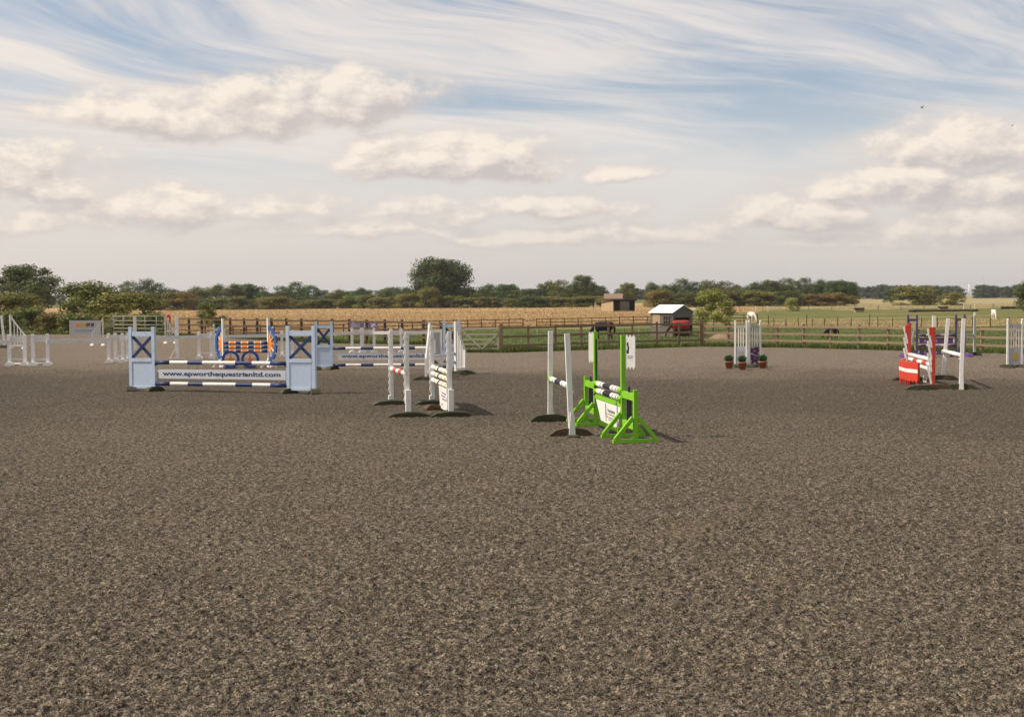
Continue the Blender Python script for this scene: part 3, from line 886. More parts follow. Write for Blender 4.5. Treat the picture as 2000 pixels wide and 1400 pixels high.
for (px, top), lab in zip(SKY_R, row_labels([q[0] for q in SKY_R], LM_R, 'back-rank wood tree')):
    tree('wood_tree', lab, random.choice(('tall_a', 'tall_b', 'oak')), px, top, random.uniform(470, 520), random.uniform(44, 60),
         jit(random.choice((DK, BL, DK))), 'back rank of the right-hand wood')
fr = []; fx_ = 1288
while fx_ < 1662:
    fr.append(fx_); fx_ += random.uniform(26, 36)
for px, lab in zip(fr, row_labels(fr, LM_R, 'front-rank wood hawthorn')):
    tree('wood_bush', lab, random.choice(('bush_a', 'bush_b')), px, random.uniform(557, 572), random.uniform(400, 430), random.uniform(48, 70),
         jit(random.choice((OL, BR, MID, DK, DK))), 'front rank of the right-hand wood', cat='bush')
# the far wood on the horizon reads as one mass
far = []
for k in range(70):
    px = random.uniform(1655, 2120); D_ = random.uniform(1050, 1250); x = ATD(px, D_)
    far.append((x, D_, random.uniform(9, 14), random.uniform(10, 16)))
for k in range(60):
    px = random.uniform(-150, 1680); D_ = random.uniform(1000, 1200); x = ATD(px, D_)
    far.append((x, D_, random.uniform(9, 13), random.uniform(14, 22)))
vb, fb, tb, nb = [], [], [], 0
src = [PROTO['tall_a'][0], PROTO['bush_a'][0]]
arr = []
for me_ in src:
    a_ = np.empty(len(me_.vertices) * 3, np.float32); me_.vertices.foreach_get('co', a_); a_ = a_.reshape(-1, 4, 3)
    arr.append(a_[::4])
for i, (x, y, h_, wd) in enumerate(far):
    q = arr[i % 2].copy(); ctr = q.mean(1, keepdims=True); q = ctr + (q - ctr) * 2.2
    q = q * np.array([wd, wd, h_], np.float32) + np.array([x, y, FZ], np.float32)
    vb.append(q.reshape(-1, 3)); tb.append(np.clip(rng.normal(.45 + .1 * (i % 3 - 1), .2, len(q)), 0, 1))
Vb = np.concatenate(vb)
o = link('far_woodland', mesh_np('far_woodland', Vb, np.arange(len(Vb)).reshape(-1, 4), ['foliage'], attr=np.concatenate(tb)))
o.color = (.065, .088, .050, 1)
tag(o, 'low belt of blue-green woodland along the horizon', 'woodland', kind='stuff')

# ================================================================== show jumps
FOOT = [(-.37, 0), (-.36, .055), (-.26, .125), (-.11, .155), (.11, .155), (.26, .125), (.36, .055), (.37, 0), (.22, 0), (.12, .028), (-.12, .028), (-.22, 0)]
def foot(parent, x, mat='foot_green', k=1.0, thick=.20, y=0.0, turn=0.0, zk=1.0):
    """arched plastic foot lying across the wing (along local y)"""
    mb = MB().prism([(a * k, b * zk) for a, b in FOOT], lambda a, b, d: (d, a, b), -thick / 2, thick / 2)
    o = mb.build('foot', mat, parent); o.location = (x, y, -.022); o.rotation_euler[2] = turn
    for s in (-.07, .07):
        bm_ = MB().tube((s * .5, s, .15 * zk), (s * .5, s, .165 * zk), .014, n=6); bm_.build('bolt', 'galvanised', o)
    return o
def frame_of(A, Bp):
    """yaw whose local +x points outward from Bp through A"""
    d = A - Bp
    return math.atan2(d.y, d.x)
def pole(name, label, A, Bp, r, bands, group=None, cat='jump pole', n=16):
    """round pole from A to Bp; bands = [(share, material)]"""
    L = (Bp - A).length; d = (Bp - A).normalized()
    mats = []; mb = MB(); tot = sum(b[0] for b in bands); s = 0
    for sh, mt in bands:
        if mt not in mats: mats.append(mt)
        e = s + L * sh / tot
        mb.tube(d * s, d * e, r, n=n, mi=mats.index(mt), caps=(s == 0 or abs(e - L) < 1e-6)); s = e
    o = mb.build(name, mats, None, A)
    return tag(o, label, cat, group)
def cup(parent, x, y, z, mat='black'):
    return MB().box(x - .045, x + .005, y - .05, y + .05, z - .07, z - .05).build('cup', mat, parent)

# ---- blue cross-braced wings
def blue_wing(label, A, yaw, width, H, group=None, turn=.6):
    t = thing('jump_wing', label, 'jump wing', A, yaw, group)
    pw, m = .085, 'light_blue'
    mid = H * .50
    for x0 in (0, width - pw): B(t, 'post', m, x0, x0 + pw, -.04, .04, .085, H)
    B(t, 'rail', m, pw + .001, width - pw - .001, -.032, .032, H * .855, H * .925)
    B(t, 'rail', m, pw + .001, width - pw - .001, -.045, .045, mid - .07, mid + .02)
    z0, z1 = mid + .02, H * .855
    MB().beam((pw, -.012, z0), (width - pw, -.012, z1), .024, .075).build('brace', 'navy', t)
    MB().beam((pw, .014, z1), (width - pw, .014, z0), .024, .075).build('brace', 'navy', t)
    pn = B(t, 'panel', m, pw + .001, width - pw - .001, -.026, .026, .10, mid - .071)
    B(pn, 'batten', m, pw + .03, width - pw - .03, -.032, -.0265, .10, .16)
    B(pn, 'batten', m, pw + .03, width - pw - .03, -.031, -.0265, mid - .13, mid - .075)
    for x0 in (pw + .002, width - pw - .062): B(pn, 'batten', m, x0, x0 + .028, -.032, -.0265, .10, mid - .075)
    B(t, 'skirting', m, -.02, width + .02, -.052, .052, .075, .125)
    for k_, x0 in enumerate((.03, width - .03)):
        f_ = foot(t, x0, k=.62, thick=.22, turn=turn if k_ else -turn, zk=.95)
    cup(t, 0, 0, .74); cup(t, 0, 0, .24)
    return t
BW = [(29, 'navy'), (35, 'white'), (29, 'navy'), (63, 'white'), (32, 'navy'), (34, 'white'), (30, 'navy')]
A1, B1 = G(305, 764), G(561, 768)
blue_wing('pale blue wing with navy cross brace at the left end of the nearest blue jump', A1, frame_of(A1, B1), .75, 1.64, 'pale blue jump wings')
blue_wing('pale blue wing with navy cross brace at the right end of the nearest blue jump', B1, frame_of(B1, A1), .78, 1.66, 'pale blue jump wings')
A2, B2 = G(651, 722), G(866, 721)
blue_wing('pale blue wing with navy cross brace at the left end of the second blue jump', A2, frame_of(A2, B2), .60, 1.58, 'pale blue jump wings')
blue_wing('pale blue wing half hidden behind white wings at the far blue jump', B2, frame_of(B2, A2), .56, 1.58, 'pale blue jump wings')
def blue_bars(A, Bp, which, zt, zb, zp, r, g0=.0, x0=.08):
    d = (Bp - A).normalized(); up = lambda z: Vector((0, 0, z))
    a_, b_ = A + d * .002, Bp - d * .002
    pole('jump_pole', 'navy and white banded top pole of the %s blue jump' % which, a_ + up(zt) , b_ + up(zt), r, BW, 'navy and white poles')
    pole('jump_pole', 'navy and white banded bottom pole of the %s blue jump' % which, a_ + up(zb), b_ + up(zb), r, BW, 'navy and white poles')
    L = (Bp - A).length; yaw = math.atan2(d.y, d.x)
    t = thing('sign_plank', 'white sponsor plank with navy web address on the %s blue jump' % which, 'plank', A, yaw)
    h_ = .115
    pl_ = MB().box(x0, L - .03, -.022, .022, zp - h_, zp + h_).build('board', 'off_white' if which == 'nearest' else 'light_blue', t)
    pl_.data.materials[0] = MAT['sign_face']
    lettering(t, 'www.epworthequestrianltd.com', .155, (L - .03 - x0) * .93, 'navy', ((L + x0 - .03) / 2, -.026, zp + .01))
    for xx in (.0, L - .03): B(t, 'hanger', 'off_white', xx, xx + (x0 if xx == 0 else .03), -.012, .012, zp + .04, zp + .09)
paint('sign_face', (.60, .62, .66), wear=.2)
blue_bars(A1, B1, 'nearest', .735, .195, .445, .050, x0=.10)
blue_bars(A2, B2, 'second', .695, .150, .435, .046, x0=.16)

# ---- white keyhole stands with poles in front of the white filler (white oxer)
def keyhole_stand(label, A, yaw, H, block, name='jump_stand', group=None, side=-1, foot_mat='foot_green', fk=1.15):
    t = thing(name, label, 'jump stand', A, yaw, group)
    B(t, 'post', 'white', 0, .085, -.035, .035, .10, H)
    mb = MB(); n = 9; out = []
    for k in range(n * 2 + 1):
        z = .25 + (H - .30) * k / (n * 2); out.append((-.075 if k % 2 else -.055, z))
    mb.prism([(-.036, .25)] + out + [(-.036, H - .05)], lambda a, b, d: (d, -a * side, b), .02, .065)
    mb.build('track', 'white', t)
    if block: B(t, 'block', 'white', .086, .20, -.05, .05, .10, .52)
    else: B(t, 'block', 'white', -.03, .11, *((.036, .075) if side > 0 else (-.075, -.036)), .10, .19)
    foot(t, .05, foot_mat, k=fk, thick=.52, zk=.72)
    return t
N1, F1 = G(796, 812), G(766, 789)
N2, F2 = G(879, 811), G(846, 789)
keyhole_stand('white keyhole stand nearest the camera at the front of the white oxer', N1, frame_of(N1, F1), 1.65, True, group='white keyhole stands')
keyhole_stand('white keyhole stand at the far left of the white oxer', F1, frame_of(F1, N1), 1.62, False, side=1, group='white keyhole stands')
keyhole_stand('white keyhole stand with wide base in front of the white filler board', N2, frame_of(N2, F2), 1.66, True, group='white keyhole stands')
keyhole_stand('white keyhole stand at the far end of the yellow banded poles', F2, frame_of(F2, N2), 1.60, False, side=1, group='white keyhole stands', foot_mat='foot_green')
up = lambda z: Vector((0, 0, z))
pole('jump_pole', 'single white pole with red bands on the white oxer', F1 + up(.77), N1 + up(.83), .05, [(.9, 'white'), (.8, 'red'), (.7, 'white'), (.8, 'red'), (1.0, 'white')])
YB = [(.9, 'white'), (.3, 'yellow'), (.5, 'white'), (.35, 'black'), (.5, 'white'), (.3, 'yellow'), (.6, 'white'), (.3, 'yellow'), (.4, 'white')]
for z, w_ in ((.84, 'top'), (.70, 'middle'), (.56, 'bottom')):
    pole('jump_pole', 'white pole with yellow and black bands, %s of the three' % w_, F2 + up(z - .03), N2 + up(z), .05, YB, 'yellow banded poles')
d2 = (N2 - F2); L2 = d2.length
t = thing('filler_board', 'white trapezoid filler board with faded print under the yellow banded poles', 'filler board', F2, math.atan2(d2.y, d2.x))
MB().prism([(.42 * L2, .50), (.97 * L2, .50), (.90 * L2, .04), (.50 * L2, .04)], lambda a, b, d: (a, d, b), -.02, .02).build('board', 'white', t)
for z, x0, x1 in ((.36, .60, .84), (.30, .58, .80), (.24, .62, .86), (.12, .58, .66)):
    MB().box(x0 * L2, x1 * L2, -.023, -.0205, z, z + .03).build('print', 'mauve', t)
t = MB().prism([(a * .5, b * .7) for a, b in FOOT], lambda a, b, d: (a, d, b), -.12, .12).build('spare_foot', 'foot_brown', None, G(846, 800), .4)
tag(t, 'small brown arched foot on the sand under the white filler board', 'jump foot')

# ---- white sloping slatted wings with a cross filler (behind the oxer)
def slope_wing(label, A, yaw, W, H, low, slats, mat='white', group=None, feet='foot_green', panel=0.0, fk=1.0, name='jump_wing', fmat=None):
    t = thing(name, label, 'jump wing', A, yaw, group)
    B(t, 'post', mat, 0, .07, -.035, .035, .08, H)
    B(t, 'post', mat, W - .06, W, -.032, .032, .08, low)
    MB().beam((.03, .0, H - .05), (W - .03, .0, low - .02), .045, .06).build('top_rail', mat, t)
    B(t, 'bottom_rail', mat, .071, W - .061, -.02, .02, .12, .19)
    for k in range(slats):
        x = .07 + (W - .13) * (k + 1) / (slats + 1); zt = H - .08 - (H - low) * (x / W)
        B(t, 'slat', mat, x - .018, x + .018, -.012, .012, .19, zt)
    if panel: B(t, 'panel', mat, .072, W - .062, -.014, .014, .191, panel)
    for x in (.035, W - .03): foot(t, x, fmat or feet, k=fk, thick=.16, zk=.8)
    return t
N4, F4 = G(840, 739), G(889, 731)
slope_wing('white sloping slatted wing at the near end of the cross-filler jump', N4, frame_of(N4, F4) + .25, .78, 1.62, .62, 4, fk=1.0, group='white sloping wings')
slope_wing('white sloping slatted wing at the far end of the cross-filler jump', F4, frame_of(F4, N4) - .30, .50, 1.60, .75, 4, fk=1.0, group='white sloping wings')
d4 = F4 - N4; L4 = d4.length; y4 = math.atan2(d4.y, d4.x)
for z, w_ in ((.62, 'upper'), (.36, 'lower')):
    t = thing('plank', 'grey-white %s plank between the white sloping wings' % w_, 'plank', N4, y4, 'planks of the cross-filler jump')
    B(t, 'board', 'off_white', .0, L4, -.015, .015, z - .035, z + .035)
    for xx in (.02, L4 - .10): B(t, 'hanger', 'galvanised', xx, xx + .07, -.02, -.0155, z - .03, z + .05)
t = thing('cross_filler', 'brown crossed boards leaning under the white planks', 'filler', N4, y4)
MB().beam((.25, .05, .05), (L4 - .3, .05, .56), .03, .10).build('board', 'brown_board', t)
MB().beam((.25, .085, .56), (L4 - .3, .085, .05), .03, .10).build('board', 'brown_board', t)
# a white box frame stand beside it
t = thing('frame_stand', 'tall white box frame with grey panel behind the white oxer', 'jump stand', G(837, 737) + Vector((.04, .3, 0)), 0)
for x0 in (0, .30): B(t, 'post', 'white', x0, x0 + .055, -.03, .03, .0, 1.52 if x0 == 0 else 1.40)
B(t, 'rail', 'white', .056, .299, -.025, .025, 1.30, 1.38)
B(t, 'panel', 'board_grey', .056, .299, -.012, .012, .66, 1.299)
B(t, 'box', 'white', .08, .16, -.06, -.0125, .68, 1.08)
foot(t, .18, k=.7, thick=.3)

# ---- lime green jump
def green_wing(label, A, yaw, tag_side, tw=.17):
    t = thing('jump_wing', label, 'jump wing', A, yaw, 'lime green jump wings')
    m, W = 'lime', .78
    B(t, 'tall_post', m, -.035, .04, -.034, .034, .06, 1.68)
    B(t, 'short_post', m, W - .035, W + .035, -.034, .034, .06, .84)
    B(t, 'rail', m, .041, W - .036, -.028, .028, .66, .77)
    B(t, 'rail', m, .041, W - .036, -.028, .028, .20, .30)
    for x in (.30, .39, .48): MB().box(x - .018, x + .018, -.012, .012, .301, .659 if x != .39 else .86).build('bar', 'black', t)
    for x in (0, W):
        B(t, 'base', m, x - .04, x + .04, -.37, .37, 0.0, .058)
        for s in (-1, 1):
            MB().beam((x, s * .33, .06), (x, s * .045, .40), .06, .075, up=(1, 0, 0)).build('brace', m, t)
    B(t, 'keyhole_strip', 'black', -.040, -.0355, -.012, .012, .5, 1.55)
    zig = lambda s: [(.043 + tw * i / 6 if s > 0 else .043 + tw - tw * i / 6, (.05 if i % 2 else 0)) for i in range(7)]
    top = [(a, 1.66 + b - .02) for a, b in zig(1)]; bot = [(a, 1.17 - b) for a, b in zig(-1)]
    s = tag_side
    tg = MB().prism([(s * a, b) for a, b in (top + bot)], lambda a, b, d: (d, a, b), .0, .014).build('pennant_board', 'white', t); tg.rotation_euler[2] = R(-32)
    for z, a0, a1 in ((1.50, .075, .10), (1.44, .085, .11), (1.38, .07, .105), (1.33, .08, .18), (1.30, .08, .17)):
        MB().box(.0145, .0165, *(sorted((s * min(a0, tw + .03), s * min(a1, tw + .035)))), z, z + (.06 if z > 1.35 else .012)).build('print', 'print_grey' if z < 1.35 else 'black', tg)
    cup(t, -.035, 0, .76); cup(t, -.035, 0, .63)
    return t
N5, F5 = G(1217, 854), G(1164, 831)
yN = frame_of(N5, F5)
green_wing('lime green wing with white pennant board at the near end of the green jump', N5, yN, 1)
green_wing('lime green wing with white pennant board at the far end of the green jump', F5, yN + math.pi, 1, .09)
GB = [(.7, 'lime'), (.9, 'white'), (.15, 'black'), (.45, 'white'), (1.7, 'black'), (.45, 'white'), (.15, 'black'), (1.0, 'white'), (.7, 'lime')]
for z, w_ in ((.765, 'upper'), (.635, 'lower')):
    pole('jump_pole', '%s black, white and lime banded pole between the green wings' % w_, F5 + up(z), N5 + up(z), .05, GB, 'lime banded poles')
d5 = N5 - F5; L5 = d5.length
t = thing('filler_board', 'white trapezoid sponsor board in a lime green frame on the green jump', 'filler board', F5, math.atan2(d5.y, d5.x))
y_ = .0
B(t, 'top_rail', 'lime', .05, L5 - .05, -.03, .03, .50, .575)
MB().prism([(.07, .499), (L5 - .07, .499), (L5 * .84, .135), (L5 * .24, .135)], lambda a, b, d: (a, d, b), -.018, .018).build('board', 'white', t)
B(t, 'bottom_rail', 'lime', L5 * .20, L5 * .88, -.03, .03, .06, .134)
fig = [(.40, .46), (.43, .47), (.445, .42), (.44, .36), (.455, .30), (.445, .22), (.46, .17), (.435, .17), (.42, .24), (.405, .32), (.41, .39)]
MB().prism([(a * L5, b) for a, b in fig], lambda a, b, d: (a, d, b), -.021, -.0185).build('print', 'print_grey', t)
for z, x0, x1, hh in ((.345, .49, .52, .05), (.335, .53, .76, .045), (.29, .47, .50, .02), (.29, .52, .80, .02), (.235, .47, .50, .035), (.235, .52, .78, .02), (.20, .52, .80, .018)):
    MB().box(x0 * L5, x1 * L5, -.0205, -.0185, z, z + hh).build('print', 'print_grey', t)
# its two plain white stands
def plain_stand(label, A, yaw, H, brace, group, foot_mat, fk=1.0, lean=0.0, toe=None):
    t = thing('jump_stand', label, 'jump stand', A, yaw, group)
    MB().beam((.04, 0, .10), (.04, lean, H), .085, .08).build('post', 'white', t)
    if brace: MB().prism([(-.05, .0), (.06, .0), (.045, .36), (-.02, .40)], lambda a, b, d: (d, a, b), .083, .125).build('brace_board', 'white', t)
    else: MB().prism([(-.10, .11), (.0, .11), (-.035, .30)], lambda a, b, d: (d, a, b), .03, .055).build('brace_board', 'white', t)
    f_ = foot(t, .03, foot_mat, k=fk, thick=.12)
    if toe: B(t, 'base_plate', 'foot_green', .06, .36, -.09, .09, .0, .03)
    cup(t, .0, 0, .80, 'white')
    return t
N6, F6 = G(1115, 851), G(1075, 823)
y6 = frame_of(N6, F6)
plain_stand('near white post stand left of the green jump, leaning slightly', N6, y6, 1.70, True, 'plain white stands by the green jump', 'foot_brown', lean=-.06, toe=True)
plain_stand('far white post stand left of the green jump', F6, y6 + math.pi, 1.68, False, 'plain white stands by the green jump', 'foot_green', lean=-.02)
pole('jump_pole', 'lime, white and black banded pole between the two plain white stands', F6 + up(.80), N6 + up(.82), .05, GB)

# ---- red and white jump on the right
def red_stand(label, A, yaw, H, cap, s, fmats):
    t = thing('jump_wing', label, 'jump wing', A, yaw, 'red herringbone wings')
    B(t, 'post', 'red', 0, .08, -.036, .036, .10, H - cap)
    B(t, 'cap', 'white' if cap > .1 else 'red', .012, .078, -.038, .038, H - cap, H)
    B(t, 'head_block', 'red', .015, .075, *((.037, .11) if s > 0 else (-.11, -.037)), H - cap - .20, H - cap - .01)
    for k in range(4):
        z = .12 + k * (H - cap - .62) / 3.0
        MB().beam((.05, s * .14, z + .46), (.05, s * .045, z), .045, .032, up=(1, 0, 0)).build('slat', 'white', t)
    for k_, fm in enumerate(fmats): foot(t, .05 + .25 * k_, fm, k=1.25 if k_ == 0 else 1.0, thick=.30, y=.0 if k_ == 0 else s * .35, zk=.9)
    cup(t, 0, 0, .70, 'white')
    return t
N7, F7 = G(1822, 759), G(1776, 743)
y7 = frame_of(N7, F7)
red_stand('tall red wing with white slanted slats and white top, nearest on the right', N7, y7, 1.79, .28, -1, ('foot_brown', 'foot_green'))
red_stand('shorter red wing with white slanted slats at the far end of the red jump', F7, y7 + math.pi, 1.55, .06, 1, ('foot_green',))
for z, w_, bd in ((.70, 'plain white top pole of the red jump', [(1, 'white')]), (.58, 'red and white banded middle pole of the red jump', [(1, 'white'), (.8, 'red'), (1, 'white'), (.8, 'red'), (1, 'white')]),
                  (.46, 'plain white bottom pole of the red jump', [(1, 'white')])):
    pole('jump_pole', w_, F7 + up(z), N7 + up(z), .05, bd, 'poles of the red jump')
d7 = N7 - F7; L7 = d7.length
t = thing('filler_wall', 'low bowed red filler wall with a white stripe under the red jump', 'filler', F7, math.atan2(d7.y, d7.x))
seg = 3; xs7 = [.03 * L7, .30 * L7, .62 * L7, .80 * L7]; ys7 = [-.14, -.40, -.40, -.22]
for k in range(3):
    a_, b_ = Vector((xs7[k], ys7[k], 0)), Vector((xs7[k + 1], ys7[k + 1], 0)); d_ = (b_ - a_).normalized(); nn = Vector((-d_.y, d_.x, 0)) * .03
    mb = MB(); n = 7
    prof = [(0, .60)] + [(i / n, .10 + (.05 if i % 2 else 0)) for i in range(n + 1)] + [(1, .60)]
    mb.prism(prof, lambda a, b, d, a_=a_, b_=b_, nn=nn: tuple(a_.lerp(b_, a) + nn * d + Vector((0, 0, b))), -1, 1)
    p_ = mb.build('panel', 'red', t)
    MB().prism([(0.0, .43), (1.0, .43), (1.0, .34), (0.0, .34)], lambda a, b, d, a_=a_, b_=b_, nn=nn: tuple(a_.lerp(b_, a) + nn * d + Vector((0, 0, b))), -1.15, -1.02).build('stripe', 'white', p_)
    for q in (.12, .88): MB().beam(a_.lerp(b_, q), a_.lerp(b_, q) + Vector((0, 0, .15)), .05, .05).build('leg', 'red', t)
def number_plate(label, P, yaw, digit, tilt=0.0):
    t = thing('number_plate', label, 'number plate', P, yaw)
    MB().prism([(-.045, .0), (.045, .0), (.045, .21), (.03, .23), (-.03, .23), (-.045, .21)], lambda a, b, d: (a + tilt * b, d, b), -.010, .010).build('plate', 'white', t)
    lettering(t, digit, .15, None, 'black', (.115 * tilt, -.0125, .12), 'numeral')
    B(t, 'prop', 'white', -.03, .03, .0105, .12, 0, .02)
    return t
number_plate('small white plate numbered 6 leaning beside the red filler wall', G(1806, 748), -.3, '6')
N8, F8 = G(1876, 760), G(1842, 742)
y8 = frame_of(N8, F8)
plain_stand('near white post stand just right of the red jump', N8, y8, 1.72, True, 'plain white stands by the red jump', 'foot_green', fk=1.1, lean=.05)
plain_stand('far white post stand just right of the red jump, leaning', F8, y8 + math.pi, 1.66, False, 'plain white stands by the red jump', 'foot_green', fk=1.1, lean=-.12)
pole('jump_pole', 'plain white pole sloping between the two white stands by the red jump', F8 + up(.78), N8 + up(.83), .05, [(1, 'white')])

# ---- purple jump behind it
A9, B9 = G(1792, 697), G(1865, 697)
def purple_wing(label, A, yaw, W):
    t = thing('jump_wing', label, 'jump wing', A, yaw, 'purple wings')
    for x0 in (0, W - .06): B(t, 'post', 'purple', x0, x0 + .06, -.035, .035, .05, 1.56)
    B(t, 'rail', 'purple', .061, W - .061, -.028, .028, 1.33, 1.41)
    B(t, 'rail', 'purple', .061, W - .061, -.028, .028, .16, .24)
    MB().beam((.07, 0, .24), (W - .07, 0, 1.33), .02, .05).build('brace', 'board_grey', t)
    MB().beam((.07, .024, 1.33), (W - .07, .024, .24), .02, .05).build('brace', 'board_grey', t)
    B(t, 'outer_face', 'violet', W + .001, W + .012, -.034, .034, .05, 1.50)
    foot(t, W + .05, 'violet', k=.55, thick=.34, turn=.8); foot(t, .03, 'purple', k=.7, thick=.2, turn=.3)
    return t
purple_wing('purple wing with grey cross brace at the left end of the purple jump', A9, frame_of(A9, B9), .37)
purple_wing('purple wing with grey cross brace at the right end of the purple jump', B9, frame_of(B9, A9), .36)
L9 = (B9 - A9).length; d9 = (B9 - A9).normalized()
pole('jump_pole', 'grey and purple banded top pole of the purple jump', A9 + up(.80), B9 + up(.80), .05, [(1, 'purple'), (.8, 'board_grey'), (1, 'purple'), (.8, 'mauve'), (1, 'purple')])
pole('jump_pole', 'grey and purple banded lower pole of the purple jump', A9 + up(.42), B9 + up(.42), .05, [(1, 'purple'), (.8, 'board_grey'), (1, 'mauve'), (.8, 'board_grey'), (1, 'purple')])
def purple_plank(label, z, hh):
    t = thing('plank', label, 'plank', A9, math.atan2(d9.y, d9.x), 'purple planks')
    B(t, 'board', 'purple', .0, L9, -.016, .016, z - hh, z + hh)
    for fx in (.2, .5, .8):
        MB().prism([(L9 * fx - .03, z - hh * .5), (L9 * fx + .03, z - hh * .6), (L9 * fx + .04, z + hh * .1), (L9 * fx, z + hh * .6), (L9 * fx - .04, z + hh * .2)], lambda a, b, d: (a, d, b), -.0185, -.0165).build('print', 'mauve', t)
    for xx in (.0, L9 - .08): B(t, 'hanger', 'off_white', xx + .01, xx + .06, -.022, -.019, z - hh * .8, z + hh * .8)
purple_plank('deep purple printed plank in the middle of the purple jump', .60, .10)
purple_plank('purple plank lying lowest in the purple jump', .17, .09)
P9 = G(1903, 694)
t = thing('jump_stand', 'slim grey-white post stand right of the purple jump', 'jump stand', P9)
B(t, 'post', 'board_grey', -.04, .04, -.04, .04, .08, 1.50); B(t, 'cap', 'white', -.03, .03, -.03, .03, 1.50, 1.62)
B(t, 'keeper', 'white', -.055, .0, -.06, -.041, .09, .16); foot(t, 0, 'foot_green', k=.8, thick=.34, turn=1.2)
pole('jump_pole', 'thin pale grey pole reaching from the purple jump to the slim grey-white post', A9 + Vector((.3, .12, .76)), P9 + Vector((-.04, .0, .76)), .04, [(1, 'board_grey')])

# ---- emblem wings and flower pots
def slat_wing(label, A, yaw, W, H, panel_top, group, mats=('white', 'board_grey'), feet=True, slats=3):
    t = thing('jump_wing', label, 'jump wing', A, yaw, group)
    for x0 in (0, W - .055):
        p_ = B(t, 'post', mats[0], x0, x0 + .055, -.03, .03, .05, H)
        MB().lathe([(.0, H + .075), (.026, H + .062), (.034, H + .04), (.026, H + .015), (.02, H)], (x0 + .0275, 0, 0), 10).build('knob', mats[0], p_)
    B(t, 'rail', mats[1], .056, W - .056, -.022, .022, H - .17, H - .09)
    B(t, 'panel', mats[1], .056, W - .056, -.016, .016, .08, panel_top)
    for k in range(slats):
        x = .055 + (W - .11) * (k + 1) / (slats + 1)
        B(t, 'slat', mats[0], x - .015, x + .015, -.014, .014, panel_top + .001, H - .171)
    if feet:
        for x in (.03, W - .03): foot(t, x, 'foot_green', k=.7, thick=.2, turn=.5, zk=.8)
    return t
Pm = G(1460.5, 717)
tl = slat_wing('white slatted wing with faint interlocking rings, left of the pair by the flower pots', Pm + Vector((-.015, 0, 0)), math.pi - .30, .42, 1.44, .68, 'emblem wings')
tr_ = slat_wing('white slatted wing with a jagged purple emblem, right of the pair by the flower pots', Pm + Vector((.015, 0, 0)), .12, .43, 1.44, .68, 'emblem wings')
for k, (x, z) in enumerate(((.30, .50), (.21, .50), (.12, .50), (.255, .44), (.165, .44))):
    mb = MB(); n = 14; ro, ri = .050, .040
    for i in range(n):
        a0, a1 = 2 * math.pi * i / n, 2 * math.pi * (i + 1) / n; y_ = .0165 + k * .0006
        mb.add([(x + ro * math.cos(a0), y_, z + ro * math.sin(a0)), (x + ro * math.cos(a1), y_, z + ro * math.sin(a1)), (x + ri * math.cos(a1), y_, z + ri * math.sin(a1)), (x + ri * math.cos(a0), y_, z + ri * math.sin(a0))], [(0, 1, 2, 3)])
    mb.build('ring', 'print_grey', tl)
shards = [[(.07, .64), (.17, .60), (.24, .66), (.34, .64), (.36, .52), (.30, .44), (.36, .40), (.33, .38), (.20, .40), (.14, .46), (.07, .47)],
          [(.07, .40), (.14, .41), (.20, .37), (.34, .355), (.36, .24), (.30, .18), (.345, .10), (.26, .12), (.215, .19), (.16, .12), (.08, .10), (.12, .20), (.075, .26)]]
for k, s_ in enumerate(shards): MB().prism(s_, lambda a, b, d: (a, d, b), -.0205, -.0165).build('emblem_shard', 'plum', tr_)
MB().prism([(.15, .56), (.24, .54), (.25, .48), (.17, .50)], lambda a, b, d: (a, d, b), -.0225, -.0206).build('emblem_highlight', 'mauve', tr_)
MB().prism([(.19, .32), (.235, .30), (.225, .25), (.20, .26)], lambda a, b, d: (a, d, b), -.0225, -.0206).build('emblem_highlight', 'mauve', tr_)
ball = crown_mesh('potted_plant_ball', [((0, 0, .5), (.42, .42, .42)), ((.1, .1, .62), (.3, .3, .3)), ((-.15, 0, .6), (.3, .3, .3))], 130, .06, 77)
def pot(label, P, k, z=1.0):
    t = thing('potted_plant', label, 'plant pot', P, 0, 'terracotta flower pots')
    t.scale = (k, k, k)
    p_ = MB().lathe([(0, .0), (.085, 0), (.125, .19), (.14, .19), (.14, .235), (.115, .235), (.11, .20), (0, .20)], n=18).build('pot', 'terracotta', t)
    MB().lathe([(.0, .205), (.10, .205)], n=12).build('soil', 'coat_hoof', p_)
    c = link('foliage_ball', ball, t); c.location = (0, 0, .12); c.scale = (.36, .36, .36 * z); c.color = (.022, .085, .035, 1)
pot('terracotta pot with clipped green plant, left of the emblem wings', G(1424, 720), 1.02, .95)
pot('terracotta pot with clipped green plant, in front of the ringed wing', G(1450, 722), 1.02)
pot('terracotta pot with clipped green plant, right of the purple emblem wing', G(1490, 720), 1.0)
P10 = G(1966, 718)
t10 = slat_wing('white slatted wing with a yellow patch at the right edge of the arena', P10, .0, .50, 1.46, .60, None, slats=4)
MB().prism([(.19, .44), (.24, .46), (.27, .51), (.285, .46), (.34, .45), (.345, .33), (.30, .25), (.22, .25), (.18, .33)], lambda a, b, d: (a, d, b), -.021, -.0165).build('emblem', 'ochre', t10)

